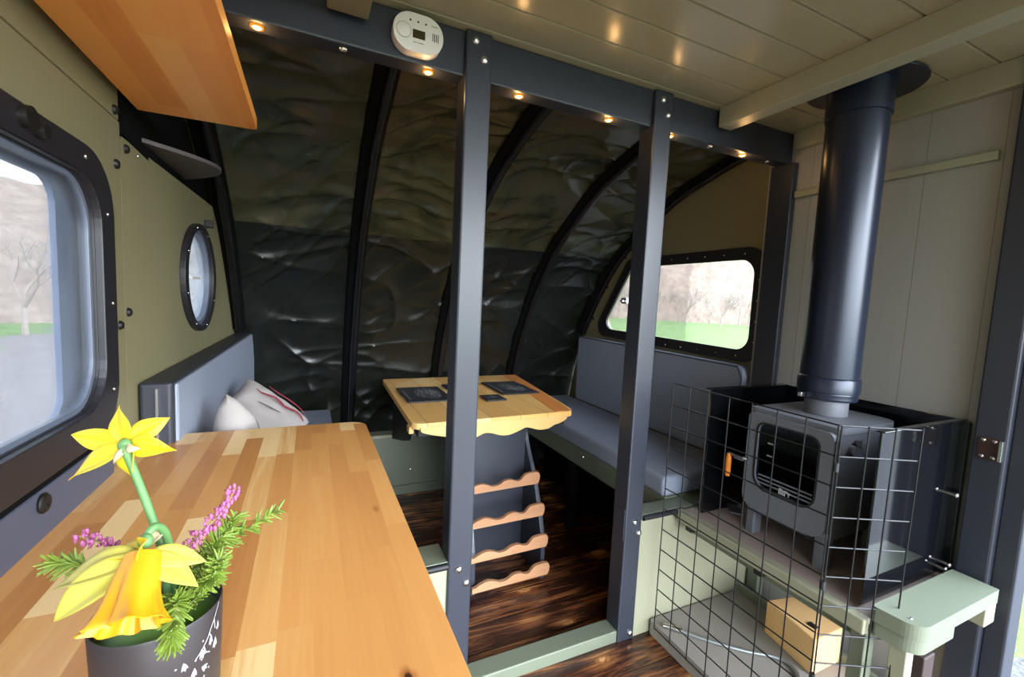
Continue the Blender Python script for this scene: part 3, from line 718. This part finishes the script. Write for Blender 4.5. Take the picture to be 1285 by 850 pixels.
# small white maker's lettering on the glass
lg = MB(); bx = sx0-.0165; lz = sz0+.088; ly = .938
def stroke(y0, z0, y1, z1): lg.box((bx,ly-y1*1.4,lz+z0*1.4), (bx+.001,ly-y0*1.4,lz+z1*1.4))
stroke(0,0,.0035,.018); stroke(.0045,0,.008,.018); stroke(.009,0,.0125,.016); stroke(.0035,.007,.0125,.0105); stroke(.0135,0,.017,.016); stroke(.017,.012,.022,.016); stroke(.0235,-.001,.0265,.015); stroke(.021,.010,.030,.013); stroke(.0265,-.001,.030,.002)
link('lettering', lg, PALEMARK, DR)
hd = link('handle', MB().tube([(sx0-.02,1.062,.80),(sx0-.035,1.075,.80),(sx0-.035,1.13,.804)], .0055, 8).box((sx0-.042,1.068,.792),(sx0-.03,1.105,.808)), STEEL, DR)
link('grip', MB().lathe([(.0001,0),(.008,.001),(.0105,.02),(.0105,.075),(.008,.090),(.0001,.092)], (sx0-.036,1.128,.712), (0,0,1), 16), AMBERGRIP, hd)
link('air_lever', MB().plate(rpoly([(1.418,1.075),(1.438,1.075),(1.47,1.12),(1.50,1.10),(1.455,1.03)], .006), [], MZ(.598), 0, .006), BLACK, ST)
for (a, b) in ((sx0+.005,sy0+.01),(sx0+.005,sy1-.045),(sx1-.05,sy0+.01),(sx1-.05,sy1-.045)):
    link('leg', MB().plate(rpoly([(a,b),(a+.045,b),(a+.045,b+.035),(a,b+.035)], .006, 3), [], MZ(.522), 0, .112), STOVE, ST, .003)
link('hinge', MB().tube([(sx0-.012,sy0-.004,.66),(sx0-.012,sy0-.004,.96)], .006, 10), BLACK, ST)
link('side_knob', MB().lathe([(.012,0),(.012,.012),(.018,.014),(.018,.024),(.0001,.026)], (1.60,sy0,.945), (0,-1,0), 16).disc((1.57,sy0,.925), (0,-1,0), .014, .012), STOVE, ST)
link('ash_lip', MB().box((sx0-.02,sy0+.06,.618),(sx0+.01,sy1-.06,.63)), STOVE, ST, .003)
FP = thing('flue_pipe', 'tall black flue pipe rising from the stove through the ceiling', 'flue', (1.685,.925,.998))
fx, fy = 1.685, .925
link('collar', MB().lathe([(.066,.998),(.066,1.06),(.07,1.062)], (fx,fy,0), (0,0,1), 40), STOVE, FP)
link('locking_band', MB().lathe([(.078,1.052),(.088,1.054),(.0905,1.062),(.088,1.068),(.0905,1.074),(.089,1.08),(.094,1.082),(.094,1.128),(.092,1.132),(.0885,1.134)], (fx,fy,0), (0,0,1), 48), FLUE, FP)
link('clip', MB().box((fx-.112,fy+.02,1.058),(fx-.09,fy+.035,1.074)), STEEL, FP, .002)
link('pipe', MB().lathe([(.0885,1.13),(.0885,2.02)], (fx,fy,0), (0,0,1), 56), FLUE, FP)
link('upper_sleeve', MB().lathe([(.0885,2.016),(.094,2.018),(.094,2.125)], (fx,fy,0), (0,0,1), 56), FLUE, FP)
link('ceiling_plate', MB().plate([(1.51,.80),(1.51,1.05)]+[(fx+.02+.165*math.cos(a),fy+.165*math.sin(a)) for a in [PI*.62-PI*1.24*i/24 for i in range(25)]], [], MZ(2.118), 0, .008), FLUE, FP, .002)
lbm = MB()
for k in range(6): lbm.box((fx-.0884*math.cos(.35+.05*k)-.0006, fy-.0884*math.sin(.35+.05*k)-.0006, 1.142), (fx-.0884*math.cos(.35+.05*k)+.0006, fy-.0884*math.sin(.35+.05*k)+.0006, 1.148+.003*(k%2)))
lbm.tube([(fx-.0886*math.cos(.30),fy-.0886*math.sin(.30),1.15),(fx-.0888*math.cos(.33),fy-.0888*math.sin(.33),1.162),(fx-.0886*math.cos(.36),fy-.0886*math.sin(.36),1.158)], .0008, 5)
link('maker_mark', lbm, BLACK, FP)

# wire stove guard
G = thing('stove_guard', 'black square mesh stove guard standing in front of the stove', 'guard', (1.27,.9,.0))
gx, gy0, gy1, gz0, gz1 = 1.265, .655, 1.232, .062, 1.062
fp = MB(); nz = 12; ny = 7
for i in range(nz+1):
    zz = gz0+(gz1-gz0)*i/nz; fp.tube([(gx,gy0,zz),(gx,gy1,zz)], .0022, 6)
for j in range(ny+1):
    yy = gy0+(gy1-gy0)*j/ny; fp.tube([(gx-.004,yy,gz0),(gx-.004,yy,gz1)], .0022, 6)
link('front_panel', fp, WIRE, G)
sp = MB(); ex, ey = 1.475, .568
for i in range(nz+1):
    zz = gz0+(gz1-gz0)*i/nz; sp.tube([(gx,gy0-.004,zz),(ex-.035*(1-i/nz),ey-.008*(1-i/nz),zz-.006)], .0022, 6)
for j in range(4):
    q = j/3; sp.tube([(gx+(ex-.035-gx)*q,gy0-.006+(ey-.008-gy0+.004)*q,gz0),(gx+(ex-gx)*q,gy0-.006+(ey-gy0+.004)*q,gz1)], .0022, 6)
link('side_panel', sp, WIRE, G)
for zz in (.35,.62,.95): link('clip', MB().tube([(gx,gy0-.002,zz-.012),(gx,gy0-.002,zz+.012)], .007, 8), BLACK, G)

tag(link('plinth_board', MB().plate(rpoly([(1.285,.45),(1.86,.45),(1.86,1.286),(1.285,1.286)], [.0,0,0,.012]), [], MZ(.0), 0, .06), BOARD, bevel=.003), 'low grey board on the floor inside the stove guard', 'plinth')
tag(link('wood_block', MB().plate([(1.635,.845),(1.80,.845),(1.80,1.03),(1.675,1.055)], [], MZ(.061), 0, .135), LOG, bevel=.004), 'pale sawn wood block lying on the grey board under the stove', 'wood block')
tag(link('knot_chip', MB().box((1.69,.88,.196), (1.715,.91,.199)), BLACK), 'small black chip on top of the sawn wood block', 'chip')
HO = thing('gas_hose', 'grey flexible hose lying on the grey board inside the guard', 'hose', (1.45,1.05,.061))
hp = [(q.x,q.y,.069) for q in catmull([(1.345,1.18),(1.42,1.09),(1.50,1.01),(1.573,.954),(1.60,.915),(1.59,.87),(1.55,.83)], 8)]
link('tube', MB().tube(hp, .0075, 10), SILVER, HO)
link('end_fitting', MB().tube([(1.30,1.222,.073),(1.32,1.205,.073),(1.325,1.20,.073),(1.35,1.174,.071)], [.010,.010,.0125,.0125], 8), STEEL, HO)

# ------------------------------------------------------------------ scatter cushions on the left bench
P1 = thing('scatter_cushion', 'beige scatter cushion seen edge on, nearest the worktop', 'cushion', (-.13,1.86,.62), 'scatter cushions on the left bench')
dv = Vector((-.22,.02,.975)).normalized(); dh = Vector((0,1,-.02)).normalized()
o, c, u, v, n = pillow('cover', (-.205,1.70,.785), dh+dv, dv-dh, .30, .30, .13, P1, CUSHWHITE)
P3 = thing('scatter_cushion', 'white scatter cushion with red printed figure behind the beige cushion', 'cushion', (-.1,2.22,.62), 'scatter cushions on the left bench')
dv = Vector((-.55,.45,.70)).normalized(); dh = Vector((.63,.77,0)).normalized()
er = dh*.42-dv*.907; el = -dh*.907-dv*.42; apex = Vector((-.25,2.25,.945)); SD = .33
o, c, u, v, n = pillow('cover', apex+(er+el)*SD/2, er, el, SD, SD, .12, P3, CUSHWHITE)
nn = n if n.y < 0 else -n
def onp(a, b, th=.12):
    uu = (a-SD/2)/(SD/2); vv = (b-SD/2)/(SD/2)
    return apex+er*a+el*b+nn*(th/2*max(0, (1-uu**4)*(1-vv**4))**.55+.012)
link('red_print', ribbon([onp(.06+.24*k/9,   .105+.010*math.sin(k*1.5)-.02*k/9) for k in range(10)], .0065, nn), REDINK, P3)
link('red_print', ribbon([onp(.09+.20*k/8, .030+.01*math.sin(k)) for k in range(9)], .004, nn), REDINK, P3)
link('dark_print', ribbon([onp(.10+.10*k/6, .17-.02*k/6) for k in range(7)], .003, nn), BLACKINK, P3)

# ------------------------------------------------------------------ pot of flowers
PX, PY, PZ = -.139, .531, .90
RIM = Vector((PX,PY,1.02))
PT = thing('flower_pot', 'charcoal pot with white snowdrop drawing standing on the worktop', 'pot', (PX,PY,PZ))
link('body', MB().lathe([(.0001,0),(.048,0),(.0505,.003),(.0535,.07),(.055,.118),(.0542,.120),(.0525,.118),(.0515,.07),(.0001,.07)], (PX,PY,PZ), (0,0,1), 56), POT, PT)
link('moss', MB().lathe([(.0518,.100),(.03,.110),(.0001,.113)], (PX,PY,PZ), (0,0,1), 24), NEEDLEDK, PT)
dr = MB()
def onpot(th, z, e=.0008):
    r = .0505+(.055-.0505)*min(1, max(0, z)/.118)+e
    return Vector((PX+r*math.cos(th), PY+r*math.sin(th), PZ+z))
T0 = -.62
def leaf(th, z, w, h, tilt=0):
    w *= .95; h *= .8; z = .046+z*.66
    pts = [(0,h/2),(w*.35,h*.1),(w/2,-h*.3),(w*.2,-h*.22),(0,-h/2),(-w*.2,-h*.22),(-w/2,-h*.3),(-w*.35,h*.1)]
    vs = [onpot(th+(a*math.cos(tilt)-b*math.sin(tilt))/.058, z+a*math.sin(tilt)+b*math.cos(tilt)) for a,b in pts]
    dr.add(vs, [(0,1,7),(1,2,3),(1,3,5,7),(3,4,5),(5,6,7)])
for (a, z, w, h, tl) in ((-.36,.050,.007,.013,.15),(-.20,.030,.007,.014,-.1),(-.33,.016,.006,.012,.0),(-.05,.052,.008,.015,.2),(.0,.026,.008,.011,.9),(.14,.062,.006,.016,0),(.26,.05,.008,.016,-.1),(.34,.074,.006,.014,0)): leaf(T0+a, z, w, h, tl)
def curve(pts, wd=.0006):
    P = [onpot(T0+a, .046+z*.66) for a,z in pts]
    for p, q in zip(P, P[1:]):
        d = (q-p).normalized(); nrm = Vector((p.x-PX,p.y-PY,0)).normalized(); sd = d.cross(nrm)*wd
        dr.add([p-sd,p+sd,q+sd,q-sd], [(0,1,2,3)])
curve([(.36,.112),(.26,.098),(.16,.085),(.06,.070),(-.06,.058),(-.18,.05)]); curve([(.22,.092),(.25,.075)]); curve([(.10,.076),(.16,.066)]); curve([(-.02,.062),(.02,.05),(.12,.044)])
for k in range(16):
    a, z = random.uniform(-.7,.15), random.uniform(.03,.10); r = .0012
    dr.add([onpot(T0+a-r/.058, z), onpot(T0+a, z-r), onpot(T0+a+r/.058, z), onpot(T0+a, z+r)], [(0,1,2,3)])
link('white_drawing', dr, PALEMARK, PT)

view = Vector((.42,.903,-.088)); upv = Vector((-.005,.099,.995))
def petal(base, tip, W, nrm, curl, cup, nu=8, nv=14, tw=0.0):
    b = Vector(base); t = Vector(tip); n = Vector(nrm).normalized(); ax = t-b; n = (n-ax*n.dot(ax)/ax.length_squared).normalized(); sd = ax.cross(n).normalized()
    def fn(u, s):
        w = W*(math.sin(PI*min(.995, s*.96+.04)**.72)**.9); q = u*2-1
        p = b+ax*s+n*(curl*math.sin(PI*s)+curl*.4*s*s); ta = tw*s*s
        return p+(sd*math.cos(ta)+n*math.sin(ta))*w*q+n*(cup*w*q*q+.0012*math.sin(q*5)*math.sin(PI*s))
    return MB().grid(fn, nu, nv)
TW = [.5,-.4,.2,-.3,.5,-.6, .5,-1.2,-.6,1.3,-1.0,.9]
def daffodil(label, stem, centre, tips, W, nrm, curls, pmats, tr_axis, tr_len, tr_r, ovary):
    base = RIM+Vector(stem[0])
    D = thing('daffodil', label, 'flower', (base.x,base.y,.99), 'daffodils in the charcoal pot')
    sp = [tuple(RIM+Vector((q.x,q.y,q.z))) for q in catmull3([Vector(p) for p in stem], 6)]
    link('stem', MB().tube(sp, [.0038]*(len(sp)-3)+[.0037,.0034,.0032], 10), STEMG, D)
    c = RIM+Vector(centre)
    link('ovary', MB().ball(RIM+Vector(ovary), .0062, 1, 1, 1.2, 10, 8), STEMG, D)
    for tp_, cu, pm in zip(tips, curls, pmats):
        b = c+(RIM+Vector(tp_)-c)*.06
        link('petal', petal(b, RIM+Vector(tp_), W if not isinstance(W, list) else W[tips.index(tp_)], nrm, cu, .25, tw=TW.pop()), pm, D, solid=.0006)
    ax = Vector(tr_axis).normalized()
    prof = [(tr_r*.50,0),(tr_r*.60,tr_len*.25),(tr_r*.68,tr_len*.55),(tr_r*.76,tr_len*.78),(tr_r*.90,tr_len*.95),(tr_r*1.03,tr_len*1.04),(tr_r*.98,tr_len*1.05),(tr_r*.72,tr_len*.85),(tr_r*.6,tr_len*.5),(tr_r*.4,tr_len*.12)]
    u0 = ax.cross(Vector((0,0,1))).normalized(); w0 = ax.cross(u0); a0 = math.atan2(-view.dot(w0), -view.dot(u0))+.15
    link('trumpet', MB().lathe(prof, c, ax, 60, True, lambda i,a: (1-(0 if i < 1 else .12*min(i, 5))*math.exp(-((a-a0+PI)%(2*PI)-PI)**2/.16))*(1+(0 if i < 3 or i > 7 else (i-2)*.04)*math.sin(9*a+.5*math.sin(2*a))+(.03+.018*i if i < 8 else .1)*math.sin(2*a+1))), TRUMPET, D)
    return D
def catmull3(P, n):
    Q = [P[0]*2-P[1]]+P+[P[-1]*2-P[-2]]; pts = []
    for i in range(1, len(Q)-2):
        for k in range(n):
            t = k/n; a, b, c, d = Q[i-1:i+3]
            pts.append(.5*((2*b)+(c-a)*t+(2*a-5*b+4*c-d)*t*t+(3*b-a-3*c+d)*t**3))
    pts.append(P[-1]); return pts
d1 = daffodil('yellow daffodil standing tall on its long stem, seen from behind',
    [(.006,.012,-.02),(.005,.006,.03),(-.002,.009,.072),(-.018,.024,.115),(-.033,.036,.152),(-.0375,.041,.160)], (-.036,.046,.160),
    [(-.046,.066,.197),(.000,.054,.183),(.010,.036,.151),(-.026,.030,.128),(-.083,.050,.124),(-.090,.076,.165)], .0112, -view+upv*.3, [.004,.002,.005,.003,.006,.004],
    [YELLOW,YELLOW,YELLOW,YELLOW,YELLOW,YELLOW], Vector((-.28,.93,-.14)), .035, .013, (-.0365,.043,.159))
link('sheath', petal(RIM+Vector((-.033,.036,.158)), RIM+Vector((-.043,.034,.143)), .004, -view, .002, .5, 4, 6), PAPERY, d1, solid=.0004)
link('sheath', petal(RIM+Vector((-.033,.036,.160)), RIM+Vector((-.020,.032,.158)), .005, -view, .003, .5, 4, 6), PAPERY, d1, solid=.0004)
d2 = daffodil('yellow daffodil drooping over the front of the pot, trumpet hanging down',
    [(.012,.014,-.02),(.012,.006,.03),(.010,-.004,.068),(.008,-.014,.088),(.004,-.024,.096),(.0,-.030,.092)], (.000,-.040,.078),
    [(-.068,-.022,.048),(-.060,-.042,.030),(.050,-.050,.066),(.047,-.068,.053),(-.032,-.010,.066),(.008,-.052,.098)], [.0165,.0165,.0105,.0115,.012,.012], Vector((.1,-.5,.75)), [.008,.010,.002,.001,.006,.004],
    [YELLOWP,YELLOWP,YELLOWP,YELLOWP,YELLOW,YELLOW], (-.04,-.66,-.60), .056, .0275, (.0,-.034,.088))
link('sheath', petal(RIM+Vector((.009,-.010,.086)), RIM+Vector((-.016,-.012,.066)), .006, Vector((.1,-.7,.5)), .004, .5, 4, 8), PAPERY, d2, solid=.0004)

def sprig(name, label, path, kind, group, seed):
    rnd = random.Random(seed); P = catmull3([Vector(p) for p in path], 10); P = [RIM+p for p in P]
    D = thing(name, label, 'sprig', (P[0].x,P[0].y,P[0].z), group)
    link('stem', MB().tube([tuple(p) for p in P], [.0014*(1-.5*i/len(P)) for i in range(len(P))], 6), TWIG, D)
    if kind == 'heather':
        m = MB(); tips = MB(); n = len(P)
        for i in range(int(n*.22), n):
            for k in range(3):
                a = rnd.random()*2*PI; d = (P[min(i+1,n-1)]-P[i-1]).normalized(); u_ = d.cross(Vector((.3,.2,1))).normalized(); w_ = d.cross(u_)
                r = rnd.uniform(.003,.0095)*(1-.35*i/n); o_ = u_*math.cos(a)+w_*math.sin(a)
                c_ = P[i]+o_*r+d*rnd.uniform(-.004,.004)
                m.ball(c_, rnd.uniform(.0015,.0026), .8, .8, 1.35, 7, 5)
                if rnd.random() < .6: tips.tube([c_+o_*.0018, c_+o_*.0038], [.0007,.0004], 4)
        link('blossoms', m, PINK, D); link('anthers', tips, PINKDK, D)
    else:
        m = MB(); n = len(P)
        for i in range(int(n*.1), n):
            for k in range(kind):
                a = rnd.random()*2*PI; d = (P[min(i+1,n-1)]-P[max(i-1,0)]).normalized(); u_ = d.cross(Vector((.3,.2,1))).normalized(); w_ = d.cross(u_)
                o_ = (u_*math.cos(a)+w_*math.sin(a)); L = rnd.uniform(.011,.019)*(1-.45*max(0, i/n-.6))
                dd = (o_*.8+d*rnd.uniform(.4,.9)).normalized()
                p0 = P[i].lerp(P[i-1], rnd.random()); m.tube([p0, p0+dd*L*.5, p0+dd*L+Vector((0,0,-.001))], [.0011,.0013,.0006], 5, True, True)
        link('needles', m, NEEDLE, D)
    return D
sprig('heather_sprig', 'pink heather sprig leaning right beside the tall green sprig', [(.006,.014,-.02),(.008,.012,.027),(.020,.007,.052),(.038,.006,.071),(.056,.005,.091),(.067,.007,.113)], 'heather', 'heather in the charcoal pot', 1)
sprig('heather_sprig', 'pink heather sprig leaning left above the drooping daffodil', [(-.004,.012,-.02),(-.006,.010,.030),(-.026,.018,.050),(-.048,.028,.060),(-.076,.040,.069)], 'heather', 'heather in the charcoal pot', 2)
sprig('green_sprig', 'long bright green needle sprig reaching far right over the worktop', [(.018,.022,-.02),(.018,.020,.008),(.036,.014,.034),(.065,.014,.055),(.108,.012,.079)], 5, 'green needle sprigs in the charcoal pot', 3)
sprig('green_sprig', 'short green needle sprig poking out left behind the drooping daffodil', [(-.02,.010,-.02),(-.022,.009,.022),(-.050,.012,.043),(-.072,.015,.052),(-.090,.024,.052)], 3, 'green needle sprigs in the charcoal pot', 4)
sprig('green_sprig', 'green needle sprig hanging over the front rim of the pot', [(.018,-.015,-.02),(.020,-.022,.014),(.024,-.042,.024),(.026,-.062,.014),(.026,-.068,.002)], 6, 'green needle sprigs in the charcoal pot', 5)
sprig('green_sprig', 'bushy green needle sprig filling the right rim of the pot', [(.028,.004,-.02),(.032,-.002,.010),(.042,-.014,.024),(.052,-.022,.036),(.056,-.024,.050)], 7, 'green needle sprigs in the charcoal pot', 6)
sprig('green_sprig', 'yellow green needle sprig upright between the heather and long sprig', [(.024,.02,-.02),(.028,.016,.015),(.042,.012,.045),(.056,.010,.062),(.066,.010,.078)], 6, 'green needle sprigs in the charcoal pot', 8)

# ------------------------------------------------------------------ outside
def ground_mat():
    m = bpy.data.materials.new('meadow and gravel'); t = NT(m); v = t.obj(); o = t.xyz(v)
    g = t.ramp(t.noise(v, .8, 5, .6), [(0, (72,94,46)), (.5, (94,116,60)), (1, (112,132,78))])
    gr = t.ramp(t.noise(v, 22, 4, .7), [(.25, (40,40,40)), (.5, (92,92,92)), (.75, (128,128,128))])
    dx = t.m('SUBTRACT', o[0], 6.0); dy = t.m('ADD', o[1], 1.0)
    dist = t.m('SQRT', t.m('ADD', t.m('MULTIPLY', dx, dx), t.m('MULTIPLY', dy, dy)))
    gm = t.ramp(t.m('ADD', t.m('MULTIPLY', dist, .1), t.m('MULTIPLY', t.m('SUBTRACT', t.noise(v, .9, 3), .5), .9)), [(0, (0,0,0)), (.62, (0,0,0)), (.70, (255,255,255))])
    mud = gr
    lf = t.m('ADD', t.m('MULTIPLY', t.m('ABSOLUTE', t.m('ADD', o[0], 5.0)), .11), t.m('MULTIPLY', t.m('SUBTRACT', t.noise(v, .5, 3), .5), 1.2))
    track = t.ramp(lf, [(0, (0,0,0)), (.40, (0,0,0)), (.5, (255,255,255))])
    gx_ = t.m('SUBTRACT', o[0], 4.55); gy_ = t.m('SUBTRACT', o[1], 1.12)
    pd = t.m('ADD', t.m('SQRT', t.m('ADD', t.m('MULTIPLY', gx_, gx_), t.m('MULTIPLY', t.m('MULTIPLY', gy_, gy_), 6.0))), t.m('MULTIPLY', t.m('SUBTRACT', t.noise(v, 4, 3), .5), 1.0))
    gm = t.mix(t.m('LESS_THAN', pd, .55), gm, (1,1,1,1))
    base_c = t.mix(track, lin((118,108,104)), t.mix(gm, mud, g))
    t.bsdf(base_c, .9, 0, t.bump(t.noise(v, 30, 3), .4, .03), .2); return m
struct('ground', MB().grid(lambda u, v: ((u-.5)*260, (v-.5)*260, -.75), 26, 26), ground_mat(), loc=(0,0,-.75))
def hill_mat():
    m = bpy.data.materials.new('bare woodland'); t = NT(m); v = t.obj(); o = t.xyz(v)
    a = t.noise(t.vec(t.m('MULTIPLY', o[0], 1.0), t.m('MULTIPLY', o[1], 1.0), t.m('MULTIPLY', o[2], .35)), .9, 6, .7)
    c = t.ramp(a, [(.25, (112,94,82)), (.5, (136,117,102)), (.7, (152,134,118))])
    t.bsdf(c, 1.0, 0, t.bump(a, .6, 1.0), .1); return m
def hill(a0, a1, r0, r1, h):
    def fn(u, v):
        a = a0+(a1-a0)*u; r = r0+(r1-r0)*v
        z = -.75+h*(v**.8)+noise.noise(Vector((math.cos(a)*r*.03, math.sin(a)*r*.03, 2)))*3*v+noise.noise(Vector((math.cos(a)*r*.3, math.sin(a)*r*.3, 5)))*1.2*min(1, v*6)
        return (math.cos(a)*r, math.sin(a)*r, z)
    return MB().grid(fn, 160, 40)
struct('hill', hill(math.radians(15), math.radians(75), 72, 125, 40), hill_mat(), loc=(0,0,-.75))
struct('hill', hill(math.radians(90), math.radians(190), 30, 90, 16), hill_mat(), loc=(0,0,-.75))
def tree_mesh(seed, h):
    rnd = random.Random(seed); m = MB()
    def grow(p, d, L, r, lev):
        q = p+d*L; m.tube([p, p.lerp(q, .5)+Vector((rnd.uniform(-1,1),rnd.uniform(-1,1),0))*L*.05, q], [r, r*.8, r*.62], 5 if lev < 2 else 3, False)
        if lev >= 5: return
        for k in range(3 if lev < 4 else 3):
            a = rnd.random()*2*PI; t = rnd.uniform(.35,.75)
            side_ = Vector((math.cos(a), math.sin(a), rnd.uniform(.0,.5))); nd = (d*(1-t)+side_*t+Vector((0,0,.25))).normalized()
            grow(p.lerp(q, rnd.uniform(.55,1.0)), nd, L*rnd.uniform(.6,.8), r*.58, lev+1)
    grow(Vector((0,0,0)), Vector((rnd.uniform(-.05,.05),0,1)).normalized(), h*.28, h*.018, 0); return m
def tree(seed, h): return link('bare_tree', tree_mesh(seed, h), BARK, loc=(0,0,0))
base = [tree(11, 9.0), tree(12, 7.5), tree(13, 8.2)]
spots = []
rnd = random.Random(4)
for k in range(22):   # seen through the wide right window
    a = math.radians(33+24*k/21+rnd.uniform(-.3,.3)); r = 62+6*(k%3)+rnd.uniform(-1,1); spots.append((r*math.cos(a), r*math.sin(a), 'bare leafless tree at the edge of the meadow outside the wide right window', 'trees beyond the wide right window'))
for k in range(9):    # seen through the left window
    a = math.radians(99+38*k/8); r = 24+4*(k%3); spots.append((r*math.cos(a), r*math.sin(a), 'bare leafless tree outside the window on the left wall', 'trees beyond the left window'))
for i, (x, yy, lb, gr) in enumerate(spots):
    o = base[i] if i < 3 else base[i % 3].copy()
    if i >= 3: COL.objects.link(o)
    o.location = (x, yy, -.78 if i < 22 else -.78); o.rotation_euler = (0,0,rnd.random()*6.28); s = rnd.uniform(.75,1.0); o.scale = (s,s,s)
    tag(o, lb, 'tree', gr)

# ------------------------------------------------------------------ light
SKY_BASE, SKY_PEAK = 2.2, 11.0
w = bpy.data.worlds.new('overcast sky'); S.world = w; w.use_nodes = True
nt = w.node_tree; nt.nodes.clear()
bg = nt.nodes.new('ShaderNodeBackground'); ow = nt.nodes.new('ShaderNodeOutputWorld')
tc = nt.nodes.new('ShaderNodeTexCoord'); sx = nt.nodes.new('ShaderNodeSeparateXYZ'); cr = nt.nodes.new('ShaderNodeValToRGB')
cr.color_ramp.elements[0].position = 0.0; cr.color_ramp.elements[0].color = (.88,.94,1.0,1)
cr.color_ramp.elements[1].position = .9; cr.color_ramp.elements[1].color = (.66,.80,1.0,1)
# bright lobe added to the sky, low at rear right, to light the interior
dp = nt.nodes.new('ShaderNodeVectorMath'); dp.operation = 'DOT_PRODUCT'; dp.inputs[1].default_value = Vector((.42,-.84,.34)).normalized()
mr = nt.nodes.new('ShaderNodeMapRange'); mr.interpolation_type = 'SMOOTHSTEP'
for k, v in enumerate((.3, 1.0, SKY_BASE, SKY_PEAK)): mr.inputs[k+1].default_value = v
nt.links.new(tc.outputs['Generated'], dp.inputs[0]); nt.links.new(dp.outputs['Value'], mr.inputs[0]); nt.links.new(mr.outputs[0], bg.inputs[1])
nt.links.new(tc.outputs['Generated'], sx.inputs[0]); nt.links.new(sx.outputs[2], cr.inputs[0]); nt.links.new(cr.outputs[0], bg.inputs[0])
nt.links.new(bg.outputs[0], ow.inputs[0])

# ------------------------------------------------------------------ camera
cam = bpy.data.cameras.new('camera'); co = bpy.data.objects.new('camera', cam); COL.objects.link(co)
R0, R1, R2 = Vector((.9074,-.41771,.04636)), Vector((.00525,-.09904,-.99507)), Vector((.42024,.90316,-.08768))
mt = Matrix((R0, -R1, -R2)).transposed().to_4x4(); mt.translation = Vector((0,0,1.35)); co.matrix_world = mt
cam.sensor_width = 36; cam.sensor_fit = 'HORIZONTAL'; cam.lens = 548.77/1285*36; cam.clip_start = .02; cam.clip_end = 600
S.camera = co
S.view_settings.view_transform = 'Standard'; S.view_settings.look = 'None'; S.view_settings.gamma = 1; S.view_settings.use_curve_mapping = False
S.view_settings.exposure = 1.2
